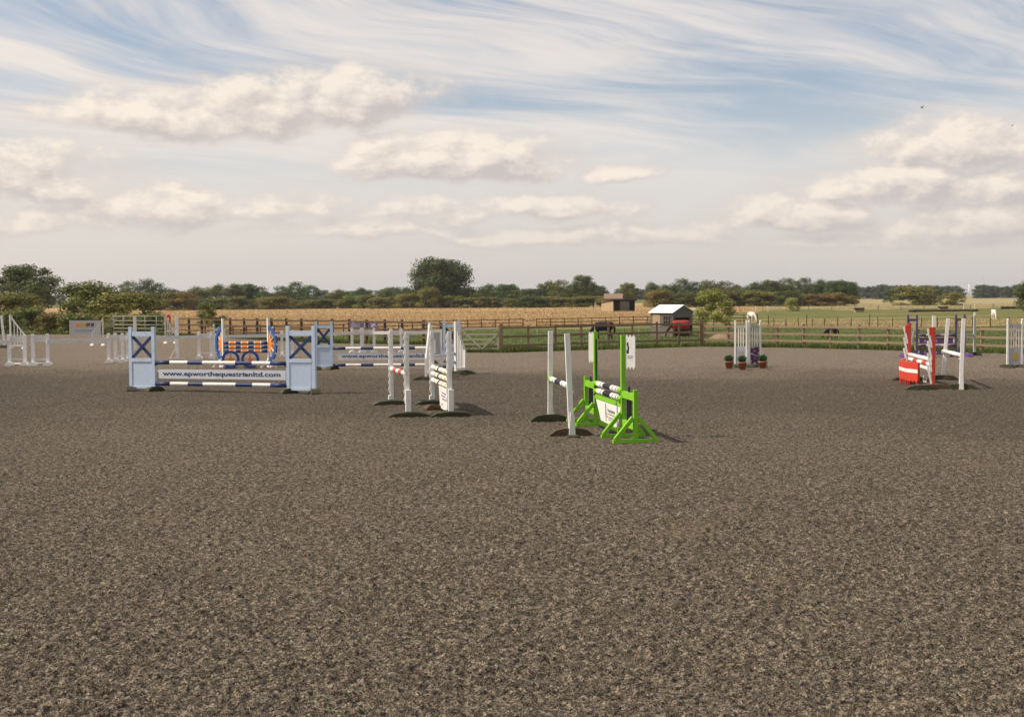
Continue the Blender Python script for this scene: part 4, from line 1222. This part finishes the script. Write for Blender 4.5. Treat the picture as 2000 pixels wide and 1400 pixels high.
# ---- wheel jump
A11, B11 = G(437, 717), G(525, 717)
def half_wheel(t, R_, cz, sgn):
    n = 14; mb = MB(); mo = MB()
    ang = [-math.pi / 2 + math.pi * k / n for k in range(n + 1)]
    rim = [(R_ * math.cos(a), R_ * math.sin(a)) for a in ang] + [(R_ * .77 * math.cos(a), R_ * .77 * math.sin(a)) for a in ang[::-1]]
    mb.prism([(x + .045, z + cz) for x, z in rim], lambda a, b, d: (a, d, b), -.025, .025); mb.build('rim', 'blue', t)
    hub = []
    for k in range(n + 1):
        r = R_ * (.52 if k % 2 else .36); hub.append((.045 + r * math.cos(ang[k]), cz + r * math.sin(ang[k])))
    mo.prism(hub, lambda a, b, d: (a, d, b), -.018, .018); mo.build('sunburst', 'orange', t)
    for a in (-60, -30, 0, 30, 60):
        c_, s_ = math.cos(R(a)), math.sin(R(a))
        MB().beam((.045 + R_ * .40 * c_, -.022, cz + R_ * .40 * s_), (.045 + R_ * .80 * c_, -.022, cz + R_ * .80 * s_), .02, .035, up=(0, 1, 0)).build('spoke', 'white' if a not in (0,) else 'orange', t)
        MB().beam((.045 + R_ * 1.001 * c_, 0, cz + R_ * 1.001 * s_), (.045 + R_ * 1.06 * c_, 0, cz + R_ * 1.06 * s_), .03, .05, up=(0, 1, 0)).build('rim_stud', 'white', t)
def wheel_wing(label, A, yaw):
    t = thing('jump_wing', label, 'jump wing', A, yaw, 'wheel wings')
    B(t, 'post', 'white', -.03, .042, -.035, .035, .06, 1.68)
    half_wheel(t, .62, .80, 1)
    for s in (-1, 1): MB().beam((.10, s * .02, .28), (.12, s * .34, .0), .04, .05).build('leg', 'white', t)
    MB().box(-.05, .28, -.05, .05, .0, .055).build('base', 'white', t)
    return t
yw = frame_of(A11, B11)
wheel_wing('white post with half cartwheel of blue and orange, left end of the wheel jump', A11, yw - .80)
wheel_wing('white post with half cartwheel of blue and orange, right end of the wheel jump', B11, yw + math.pi - .80)
OB = [(.55, 'navy'), (.10, 'white'), (.62, 'orange'), (.10, 'white'), (.65, 'navy'), (.10, 'white'), (.68, 'orange'), (.10, 'white'), (.70, 'navy'), (.10, 'white'), (.68, 'orange'), (.10, 'white'), (.70, 'navy')]
for z, w_ in ((.83, 'top'), (.69, 'middle'), (.55, 'bottom')):
    pole('jump_pole', '%s navy, orange and white banded pole of the wheel jump' % w_, A11 + Vector((.045, 0, z)), B11 + Vector((-.03, 0, z)), .055, OB, 'orange banded poles')
def small_wheel(label, P):
    t = thing('cartwheel_filler', label, 'filler wheel', P, .05, 'small filler wheels')
    n = 22; R_ = .30; cz = R_
    for k, (ro, ri, mt, nm, hw) in enumerate(((R_, R_ * .72, 'blue', 'rim', .03),)):
        mb = MB()
        for i in range(n):
            a0, a1 = 2 * math.pi * i / n, 2 * math.pi * (i + 1) / n
            mb.prism([(ro * math.cos(a0), cz + ro * math.sin(a0)), (ro * math.cos(a1), cz + ro * math.sin(a1)), (ri * math.cos(a1), cz + ri * math.sin(a1)), (ri * math.cos(a0), cz + ri * math.sin(a0))], lambda a, b, d: (a, d, b), -hw, hw)
        mb.build(nm, mt, t)
    for i in range(8):
        a = 2 * math.pi * i / 8
        MB().beam((.06 * math.cos(a), -.005, cz + .06 * math.sin(a)), (R_ * .74 * math.cos(a), -.005, cz + R_ * .74 * math.sin(a)), .03, .05, up=(0, 1, 0)).build('spoke', ('orange', 'white')[i % 2], t)
    MB().tube((0, -.035, cz), (0, .035, cz), .075, n=14).build('hub', 'orange', t)
    B(t, 'base', 'navy', -.22, .22, -.10, .10, 0, .03)
small_wheel('small blue cartwheel filler with orange spokes, left under the wheel jump', G(451, 719))
small_wheel('small blue cartwheel filler with orange spokes, right under the wheel jump', G(489, 719))
number_plate('small white plate numbered 8 leaning against the wheel jump post', G(526, 711), .1, '8', .25)
t = thing('ground_frame', 'low white tubular frame on the sand right of the wheel jump', 'frame', G(522, 719))
MB().beam((-.22, 0, 0), (-.12, 0, .14), .03, .03).build('leg', 'white', t); MB().beam((.32, 0, 0), (.24, 0, .15), .03, .03).build('leg', 'white', t)
MB().beam((-.12, 0, .145), (.24, 0, .155), .03, .03).build('bar', 'white', t)

# ---- white rails on trestles across the left half
def trestle(label, pa, pb, H):
    d = pb - pa; W = d.length
    t = thing('rail_trestle', label, 'trestle', pa, math.atan2(d.y, d.x), 'white rail trestles')
    for x in (0, W):
        B(t, 'post', 'white', x - .055, x + .055, -.045, .045, .10, H)
        MB().prism([(-.14, 0), (.14, 0), (.14, .05), (.06, .13), (-.06, .13), (-.14, .05)], lambda a, b, d_, x=x: (x + a, d_, b), -.16, .16).build('foot', 'white', t)
        MB().prism([(-.055, H), (.055, H), (.025, H + .03), (-.025, H + .03)], lambda a, b, d_, x=x: (x + a, d_, b), -.035, .035).build('cap', 'white', t)
    B(t, 'top_board', 'off_white',   .056, W - .056, -.02, .02, H - .26, H - .06)
    B(t, 'lower_bar', 'off_white',   .056, W - .056, -.018, .018, .20, .26)
    return t
T = [(19, 49, 714, 1.10, 'white trestle at the far left edge'), (65, 94, 714, 1.12, 'white trestle second from the left edge'), (213, 240, 708.5, 1.08, 'white trestle left of the nearest blue wing'),
     (226, 250, 706, 1.06, 'white trestle partly behind the nearest left blue wing'),
     (389, 413, 701, 1.06, 'white trestle left of the wheel jump'), (551, 572, 697, 1.04, 'white trestle right of the wheel jump'), (688, 706.5, 690.5, 1.06, 'white trestle below the left of the purple sign'),
     (709, 731, 690, 1.05, 'white trestle below the right of the purple sign'), (764, 784, 690, 1.03, 'white trestle behind the red banded pole')]
tp = []
for (x0, x1, y_, H_, lab) in T:
    pa, pb = G(x0, y_), G(x1, y_ - .3)
    trestle(lab, pa, pb, H_); tp.append((pa, pb, H_))
rails = [(None, tp[0][0], 'at the far left edge'), (tp[1][1], tp[2][0], 'between the left trestles'), (tp[3][1], tp[4][0], 'behind the nearest left blue wing'), (tp[4][1], tp[5][0], 'behind the wheel jump'),
         (tp[5][1], tp[6][0], 'behind the second left blue wing'), (tp[7][1], tp[8][0], 'below the purple sign'), (tp[8][1], G(862, 689), 'behind the white sloping wing')]
for a_, b_, lab in rails:
    if a_ is None: a_ = G(-110, 716)
    a2, b2 = a_ + Vector((0, -.065, .87)), b_ + Vector((0, -.065, .87))
    o = MB().beam(Vector((0, 0, 0)), b2 - a2, .04, .13).build('long_rail', 'off_white', None, a2)
    tag(o, 'long white plank rail ' + lab, 'rail', 'long white rails')
o = tag(MB().tube((0, 0, 0), tp[0][1] - tp[0][0] + Vector((.9, 0, 0)), .03, n=8).build('ground_pole', 'off_white', None, tp[0][0] + Vector((-.2, .7, .03))), 'thin white pole lying on the sand behind the left trestles', 'pole')

# ---- more wings beyond the rails
def far_wing(label, px, py, yaw, W, H, low, slats, panel, fmat='white', fk=.5):
    return slope_wing(label, G(px, py), yaw, W, H, low, slats, 'off_white', None, 'white', panel, fk, fmat=fmat)
far_wing('white sloping wing with slats beyond the far left trestle', 20, 681, -.1, .78, 1.66, .70, 3, 0)
t = thing('jump_stand', 'white post stand leaning at the very left edge', 'jump stand', G(9, 679)); MB().beam((0, 0, .12), (-.12, 0, 1.62), .13, .08).build('post', 'white', t); foot(t, 0, 'foot_green', k=.8, thick=.25, turn=1.2)
far_wing('white sloping wing with dark shadowed slats beside the horse banner', 203, 675, math.pi + .15, .62, 1.42, .66, 4, 0)
far_wing('white sloping slatted wing with rust-red top beyond the nearest left blue wing', 322, 671, .1, .58, 1.50, .55, 4, 0)
P_ = G(322, 671); t = thing('rust_hook', 'rust-red block hooked over the top of the far slatted wing', 'block', P_ + Vector((.15, .05, 1.38))); B(t, 'block', 'red', 0, .16, -.03, .03, .0, .17); B(t, 'hook', 'red', .1, .16, -.025, .025, -.25, -.001)
for px, py, H_, lab in ((265, 684, 1.60, 'tall white post stand seen through the nearest left blue wing'), (347, 700, 1.68, 'tall white post stand with slanting foot left of the wheel jump')):
    P_ = G(px, py); t = thing('jump_stand', lab, 'jump stand', P_, 0)
    B(t, 'post', 'off_white', -.055, .055, -.05, .05, .03, H_); B(t, 'edge_strip', 'white', -.075, -.0555, -.045, .045, .38, H_ - .02)
    MB().beam((-.07, 0, .40), (-.30, 0, .02), .05, .04).build('brace', 'white', t); B(t, 'base', 'off_white', -.32, .25, -.05, .05, 0, .03)
# banner boards and signs on the fence
Pb = G(136, 657); t = thing('banner_board', 'pale banner board with orange and brown running shapes by the left hedge', 'banner', Pb)
Wb = (G(190, 657) - Pb).length; zt_ = HT(136, 626, Pb)
B(t, 'board', 'board_grey', 0, Wb, -.02, .02, .10, zt_)
for x in (.05, Wb - .05): B(t, 'leg', 'board_grey', x - .03, x + .03, .021, .06, 0, zt_ - .1)
for (x, z, a, mt) in ((.28, .72, .16, 'orange'), (.45, .70, .18, 'ochre'), (.60, .72, .14, 'brown_board'), (.74, .71, .10, 'plum')):
    MB().prism([(x * Wb - a, z * zt_), (x * Wb - a * .4, z * zt_ + .13), (x * Wb + a * .5, z * zt_ + .11), (x * Wb + a * 1.3, z * zt_ + .16), (x * Wb + a, z * zt_ - .02), (x * Wb + a * .6, z * zt_ - .14), (x * Wb + a * .1, z * zt_ - .05), (x * Wb - a * .6, z * zt_ - .15)],
               lambda p, q, d: (p, d, q), -.0235 - .001 * x, -.0205).build('print', mt, t)
for z in (.30, .38): MB().box(Wb * .18, Wb * .8, -.0225, -.0205, z * zt_, z * zt_ + .03).build('print', 'print_grey', t)
P_ = G(683.5, 666) + Vector((0, -.15, 0)); wS = (G(736, 666) - G(683.5, 666)).length
z0, z1 = HT(700, 641, P_), HT(700, 627, P_)
t = thing('fence_sign', 'purple fence sign with white lines and white figures', 'sign', P_)
B(t, 'board', 'mauve', 0, wS, -.015, .015, z0, z1)
for f_, a0, a1 in ((.20, .06, .38), (.48, .06, .38), (.75, .10, .36)):
    MB().box(wS * a0, wS * a1, -.0175, -.0155, z0 + (z1 - z0) * f_, z0 + (z1 - z0) * (f_ + .10)).build('print', 'white', t)
fgs = [[(.50, .12), (.62, .12), (.60, .2), (.57, .22), (.58, .9), (.52, .9), (.53, .25)], [(.74, .2), (.78, .45), (.74, .8), (.80, .6), (.86, .62), (.90, .85), (.92, .5), (.98, .1), (.90, .35), (.82, .1)]]
for q in fgs: MB().prism([(a * wS, z0 + (z1 - z0) * b) for a, b in q], lambda p, q_, d: (p, d, q_), -.0175, -.0155).build('print', 'white', t)
for x in (.08 * wS, .92 * wS): B(t, 'bracket', 'fence_dark', x - .03, x + .03, .016, .05, z0 - .3, z1)
P_ = G(410, 704); t = thing('sign_stand', 'green-topped white sign stand behind the left half cartwheel', 'sign', P_ + Vector((0, .6, 0)))
B(t, 'post', 'off_white', 0, .06, -.03, .03, 0, HT(411, 634, P_)); 
z0, z1 = HT(411, 642, P_), HT(411, 633, P_)
B(t, 'board', 'sign_green', .061, .46, -.02, .02, z0, z1); B(t, 'board', 'white', .061, .46, -.018, .018, z0 - .10, z0 - .001)
MB().prism([(.10, z0 + .03), (.20, z0 + .02), (.26, z0 + .05), (.24, z1 - .03), (.12, z1 - .02)], lambda a, b, d: (a, d, b), -.0225, -.0205).build('print', 'black', t)
B(t, 'post', 'off_white', .40, .46, .021, .06, 0, z1 - .05)

# ================================================================== sheds, animals, far things
def wall_poly(name, mat, parent, pts, fn, th=.04): return MB().prism(pts, fn, 0, th).build(name, mat, parent)
# grey field shed with a white tin roof
phi = R(42); Wg, Sd, Ev, Rg = 2.64, 2.54, 2.15, 2.74
x_ = ATD(1314, 107); P_ = Vector((x_, 107, tz(x_, 107) - .02))
t = thing('field_shed', 'grey boarded field shed with bright white roof behind the rugged horse', 'shed', P_, phi)
for k in range(14):                                   # side wall boards, lapped
    z0 = .02 + k * Ev / 14
    MB().prism([(0, z0), (-.030, z0), (-.014, z0 + Ev / 14 - .004), (0, z0 + Ev / 14 - .004)], lambda a, b, d: (a, d, b), 0.001, Sd).build('board', 'shed_boards', t)
win = thing('window', '', '', (-.035, .62, 1.42)); win.parent = t
for k in ('label', 'category'):
    if k in win: del win[k]
B(win, 'pane', 'black', -.012, .0, -.42, .42, -.36, .36)
for y0 in (-.42, -.15, .12, .38): B(win, 'glazing_bar', 'shed_boards', -.04, -.0125, y0, y0 + .05, -.36, .36)
for z0 in (-.40, -.02, .36): B(win, 'frame', 'shed_boards', -.05, -.0125, -.46, .46, z0, z0 + .06)
B(t, 'wall', 'shed_boards', .0, Wg, Sd, Sd + .04, 0, Ev); B(t, 'wall', 'shed_boards', Wg - .04, Wg, .041, Sd - .001, 0, Ev)
B(t, 'jamb', 'shed_boards', .0, .22, -.03, .0, 0, 1.66); B(t, 'jamb', 'shed_boards', Wg - .42, Wg, -.03, .0, 0, 1.66)
wall_poly('gable', 'shed_boards', t, [(0, 1.661), (Wg, 1.661), (Wg, Ev), (Wg / 2, Rg - .03), (0, Ev)], lambda a, b, d: (a, d - .032, b))
wall_poly('gable', 'shed_boards', t, [(0, Ev), (Wg, Ev), (Wg / 2, Rg - .03)], lambda a, b, d: (a, Sd + d, b))
for s in (0, 1):
    e = .18; a0, a1 = (-e, Wg / 2) if s == 0 else (Wg / 2, Wg + e)
    zs = (Ev - e * (Rg - Ev) / (Wg / 2), Rg) if s == 0 else (Rg, Ev - e * (Rg - Ev) / (Wg / 2))
    MB().prism([(a0, zs[0]), (a1, zs[1]), (a1, zs[1] + .045), (a0, zs[0] + .045)], lambda a, b, d: (a, d, b), -.16, Sd + .16).build('roof_sheet', 'roof_white', t)
B(t, 'hatch', 'barn_boards', -.045, -.031, 1.42, 2.3, .9, 1.9)
# open-fronted timber shelter further off
x_ = ATD(1198, 300); P_ = Vector((x_, 300, tz(x_, 300)))
t = thing('timber_shelter', 'open-fronted timber shelter with sunlit tan end wall in the golden field', 'shelter', P_, R(28))
Wf, Sw, Hs = 6.2, 5.4, 2.8
B(t, 'wall', 'barn_boards', -.06, .0, .0, Sw, 0, Hs - .25); B(t, 'wall', 'barn_boards', 0, Wf, Sw, Sw + .06, 0, Hs - .5); B(t, 'wall', 'dark_boards', Wf, Wf + .06, 0, Sw, 0, Hs - .25)
B(t, 'front_panel', 'shed_boards', 1.9, 4.6, -.05, .0, 0, Hs - .3)
for x in (.05, 1.8, 4.7, 6.05): B(t, 'post', 'dark_boards', x, x + .12, -.06, .06, 0, Hs - .2)
MB().prism([(-.5, Hs), (Sw + .4, Hs - .6), (Sw + .4, Hs - .48), (-.5, Hs + .12)], lambda a, b, d: (d, a, b), -.35, Wf + .4).build('roof', 'dark_boards', t)
x_ = ATD(1181, 430); P_ = Vector((x_, 430, tz(x_, 430)))
t = thing('barn', 'distant barn showing only its reddish roof above the timber shelter', 'barn', P_, R(-6))
B(t, 'wall', 'barn_roof', 0, 6, 0, 5, 0, 3.0)
MB().prism([(-.4, 2.9), (2.5, 4.6), (5.4, 2.9), (5.4, 3.05), (2.5, 4.78), (-.4, 3.05)], lambda a, b, d: (d, a, b), -.3, 6.3).build('roof', 'barn_roof', t)

# ---- horses
def skin_mesh(name, nodes, edges, root=0, levels=2):
    me = bpy.data.meshes.new(name); me.from_pydata([n[:3] for n in nodes], edges, [])
    ob = bpy.data.objects.new(name, me); col.objects.link(ob)
    sk = ob.modifiers.new('skin', 'SKIN'); sk.use_smooth_shade = True
    for i, v in enumerate(me.skin_vertices[0].data):
        r = nodes[i][3]; v.radius = r if isinstance(r, tuple) else (r, r); v.use_root = (i == root)
    sb = ob.modifiers.new('sub', 'SUBSURF'); sb.levels = levels; sb.render_levels = levels
    dg = bpy.context.evaluated_depsgraph_get()
    out = bpy.data.meshes.new_from_object(ob.evaluated_get(dg)); out.name = name
    bpy.data.objects.remove(ob)
    out.polygons.foreach_set('use_smooth', [True] * len(out.polygons))
    return out
HN = [(-.20, 0, 1.16, (.27, .25)), (-.60, 0, 1.20, (.25, .26)), (-.78, 0, 1.18, (.15, .16)), (.25, 0, 1.12, (.28, .30)), (.56, 0, 1.16, (.19, .25)), (.80, 0, .96, (.11, .17)), (1.00, 0, .68, (.085, .13)),
      (1.10, 0, .52, (.085, .12)), (1.16, 0, .30, (.07, .085)), (1.19, 0, .12, (.06, .065))]
HE = [(0, 1), (1, 2), (0, 3), (3, 4), (4, 5), (5, 6), (6, 7), (7, 8), (8, 9)]
for s in (-1, 1):
    b = len(HN); dx = .08 * s
    HN += [(.44, s * .15, .84, .12), (.45 + dx, s * .16, .50, .062), (.46 + dx * 1.6, s * .16, .12, .048), (.49 + dx * 1.6, s * .16, .03, .058)]
    HE += [(3, b), (b, b + 1), (b + 1, b + 2), (b + 2, b + 3)]
    b = len(HN); dx = -.07 * s
    HN += [(-.60, s * .15, .88, .16), (-.50 + dx, s * .16, .66, .10), (-.70 + dx, s * .16, .45, .062), (-.66 + dx * 1.4, s * .16, .12, .047), (-.63 + dx * 1.4, s * .16, .03, .056)]
    HE += [(1, b), (b, b + 1), (b + 1, b + 2), (b + 2, b + 3), (b + 3, b + 4)]
horse_me = skin_mesh('horse_body', HN, HE)
def horse(label, cat, x, y, yaw, k, coat_, hair, rug=None, group=None):
    t = thing('horse' if k > .8 else 'pony', label, cat, (x, y, tz(x, y)), yaw, group); t.scale = (k, k, k)
    me = horse_me.copy(); me.materials.clear(); me.materials.append(MAT[coat_]); b_ = link('body', me, t)
    mb = MB(); pts = [Vector((-.82, 0, 1.28)), Vector((-.97, 0, 1.05)), Vector((-1.0, 0, .75)), Vector((-.97, 0, .42))]; rr = [.05, .085, .09, .02]
    for i in range(3): mb.tube(pts[i], pts[i + 1], rr[i], rr[i + 1], n=8, caps=(i == 2))
    mb.build('tail', hair, t)
    mb = MB(); mp = [(.50, 1.42), (.72, 1.22), (.92, .93), (1.05, .72)]
    mb.prism(mp + [(q[0] - .10, q[1] - .16) for q in mp[::-1]], lambda a, b, d: (a, d, b), -.03, .05); mb.build('mane', hair, t)
    for s in (-1, 1): MB().lathe([(.0, .13), (.022, .07), (.03, .0)], (1.07, s * .07, .64), 8).build('ear', coat_, t)
    if rug:
        st = [(-.86, .20, .95), (-.80, .28, .82), (-.55, .315, .74), (-.2, .305, .74), (.2, .315, .74), (.45, .285, .76), (.62, .24, .86)]
        mb = MB(); n = 14; V_ = []
        for (x0, r0, zb) in st:
            for i in range(n + 1):
                a = math.pi * i / n; cz = 1.17
                V_.append((x0, -math.cos(a) * r0 * (1 + .02 * math.sin(i * 2.1 + x0 * 9)), max(zb, cz + math.sin(a) * (r0 + .01)) if 0 < i < n else zb))
        F_ = [(j * (n + 1) + i, j * (n + 1) + i + 1, (j + 1) * (n + 1) + i + 1, (j + 1) * (n + 1) + i) for j in range(len(st) - 1) for i in range(n)]
        mb.add(V_, F_, 0, True); o = mb.build('rug', rug, t)
        so = o.modifiers.new('thickness', 'SOLIDIFY'); so.thickness = .025; so.offset = 1
        for x0 in (-.35, .12): MB().box(x0, x0 + .05, -.325, .325, .70, .745).build('strap', 'coat_hoof', t)
    return t
x_ = ATD(1327, 102.5); horse('bay horse in a red rug grazing in front of the grey shed', 'horse', x_, 102.5, math.pi + .12, 1.0, 'coat_bay', 'coat_hoof', 'red_rug')
x_ = ATD(1177, 101); horse('dark horse in a dark rug grazing behind the green jump', 'horse', x_, 101, math.pi - .1, .98, 'coat_dark', 'coat_dark', 'rug_dark')
x_ = ATD(1468, 160); horse('white pony grazing beyond the pair of emblem wings', 'pony', x_, 160, -1.2, 1.0, 'coat_white', 'coat_white')
x_ = ATD(1942, 166); horse('white pony grazing head-on in the far right pasture', 'pony', x_, 166, -1.75, .98, 'coat_white', 'coat_hoof')
x_ = ATD(1624, 97); horse('small dark pony grazing behind the pale right-hand fence', 'pony', x_, 97, math.pi + .1, .60, 'coat_dark', 'coat_dark')
x_ = ATD(1353, 200); horse('pale pony half hidden behind the right side of the grey shed', 'pony', x_, 200, .3, 1.02, 'coat_white', 'coat_white')

# ---- cross-country fences in the pasture
def log_thing(label, px, D_, L, r, ends='log', yaw=0.0):
    x = ATD(px, D_); t = thing('log_fence', label, 'log', (x, D_, tz(x, D_)), yaw)
    mb = MB(); n = 8; pts = [Vector((L * (i / n - .5), .05 * math.sin(i * 1.7), r + .04 + .02 * math.sin(i * 2.3))) for i in range(n + 1)]
    for i in range(n): mb.tube(pts[i], pts[i + 1], r * (1 - .02 * i), r * (1 - .02 * (i + 1)), n=12, caps=(i in (0, n - 1)))
    mb.build('trunk', 'log', t)
    for fx in (-.42, 0, .42): MB().box(L * fx - .12, L * fx + .12, -.25, .25, -.05, .10).build('support', 'fence_dark', t)
log_thing('very long dark log fence lying across the right-hand pasture', 1843, 252, 14.2, .26)
log_thing('short pale-ended log at the far right of the pasture', 1970, 288, 3.6, .30, yaw=.1)
def box_jump(label, px, D_, W, H):
    x = ATD(px, D_); t = thing('box_jump', label, 'box jump', (x, D_, tz(x, D_)), .1)
    B(t, 'front', 'barn_boards', -W / 2, W / 2, -.4, .4, 0, H * .5)
    MB().prism([(-.55, H * .5), (.55, H * .5), (.42, H), (-.42, H)], lambda a, b, d: (d, a, b), -W / 2 - .05, W / 2 + .05).build('lid', 'dark_boards', t)
box_jump('dark-topped wooden box jump standing alone in the middle pasture', 1678, 262, 1.9, .95)
box_jump('small wooden box jump just behind the very long log', 1842, 285, 1.9, .85)
for px, y_, D_, lab in ((1883, 593, 300, 'white marker post left of the pair behind the long log'), (1904, 592, 300, 'white marker post right of the pair behind the long log'), (1985, 589, 300, 'white marker post at the far right above the short log'),
                        (1476, 572, 285, 'short pale marker post in front of the right-hand wood'), (1500, 590, 285, 'pale marker post below the right-hand wood')):
    x = ATD(px, D_); t = thing('marker_post', lab, 'post', (x, D_, tz(x, D_)))
    MB().beam((0, 0, -.2), (0, 0, 1.25), .16, .16).build('stake', 'white', t); MB().lathe([(0, 1.35), (.11, 1.3), (.11, 1.251), (0, 1.251)], n=8).build('cap', 'white', t)
# straw heap by the corner post
mb = MB(); n = 18; rings = 7; V_ = []
for j in range(rings + 1):
    rr = j / rings
    for i in range(n):
        a = 2 * math.pi * i / n; k = 1 + .18 * math.sin(3 * a + 1) + .1 * math.sin(7 * a)
        V_.append((math.cos(a) * rr * 1.35 * k, math.sin(a) * rr * 1.0 * k, .55 * (1 - rr ** 1.6) + .05 * math.sin(a * 5 + rr * 9) * (1 - rr)))
F_ = [(j * n + i, j * n + (i + 1) % n, (j + 1) * n + (i + 1) % n, (j + 1) * n + i) for j in range(rings) for i in range(n)]
x_ = ATD(1418, 100); o = mb.add(V_, F_, 0, True).build('straw_heap', 'old_straw', None, (x_, 100, tz(x_, 100)))
tag(o, 'low heap of old straw beyond the corner post', 'heap')

# ---- wind turbines far off, and two birds
def turbine(label, px, hub_y, D_, bl, rot):
    x = ATD(px, D_); t = thing('wind_turbine', label, 'wind turbine', (x, D_, FZ))
    hz_ = HT(px, hub_y, Vector((x, D_, 0))) - FZ
    MB().tube((0, 0, 0), (0, 0, hz_), 2.9, 1.9, n=12).build('tower', 'turbine', t)
    nc = MB().box(-1.2, 1.2, -3.4, 2.4, hz_ - 1.1, hz_ + 1.3).build('nacelle', 'turbine', t)
    MB().tube((0, -3.4, hz_), (0, -5.0, hz_), 1.4, .5, n=10).build('hub', 'turbine', nc)
    for k in range(3):
        a = rot + k * 2 * math.pi / 3; c_, s_ = math.cos(a), math.sin(a)
        f = lambda p, q, d: (p * c_ - q * s_, -4.2 + d, hz_ + p * s_ + q * c_)
        MB().prism([(1.0, -.9), (bl * .25, -2.2), (bl, -.5), (bl, .5), (bl * .25, 1.6), (1.0, .9)], f, -.25, .25).build('blade', 'turbine', t)
turbine('white wind turbine leftmost on the horizon', 1893, 554, 4200, 23, .9)
turbine('white wind turbine second from the left on the horizon', 1918, 553, 4400, 23, 1.5)
turbine('lowest white wind turbine on the horizon', 1949, 565, 4800, 16, .5)
turbine('tallest white wind turbine at the right edge of the horizon', 1992, 556, 4200, 26, 1.57)
def bird(label, px, py, D_, k, yaw, dih):
    d = ray(px, py); q = D_ / d.y; P_ = Vector((d.x * q, D_, CAM_H + d.z * q))
    t = thing('bird', label, 'bird', P_, yaw); t.scale = (k, k, k)
    MB().lathe([(0, -.13), (.025, -.09), (.042, -.02), (.038, .05), (.022, .09), (0, .12)], n=10).build('body', 'bird', t).rotation_euler[1] = R(90)
    for s in (-1, 1):
        MB().prism([(-.05, .0), (.05, .0), (.02, .20), (-.05, .30), (-.09, .18)], lambda a, b, dd: (a, s * b * math.cos(dih), b * math.sin(dih) + dd), 0, .008).build('wing', 'bird', t)
    MB().prism([(-.12, -.02), (-.12, .02), (-.22, .04), (-.22, -.04)], lambda a, b, dd: (a, b, dd), 0, .006).build('tail', 'bird', t)
bird('small dark bird in the sky above the purple jump', 1801, 211, 70, .62, .6, .7)
bird('tiny dark bird against the cloud at the right edge', 1977, 246, 85, .5, .4, .5)

# ---- haze: the air over the flat land
m = bpy.data.materials.new('haze_air'); m.use_nodes = True; m.node_tree.nodes.clear(); g = Graph(m.node_tree)
pvn = g.node('ShaderNodeVolumePrincipled'); pvn.inputs['Color'].default_value = (.93, .95, 1.0, 1); pvn.inputs['Density'].default_value = .00009; pvn.inputs['Anisotropy'].default_value = .25
o_ = g.node('ShaderNodeOutputMaterial'); g.l.new(pvn.outputs[0], o_.inputs['Volume']); MAT['haze_air'] = m
o = MB().box(-7200, 7200, -500, 9200, -4.0, 75).build('haze', 'haze_air')
tag(o, 'thin pale haze over the flat fields', 'haze', kind='stuff')
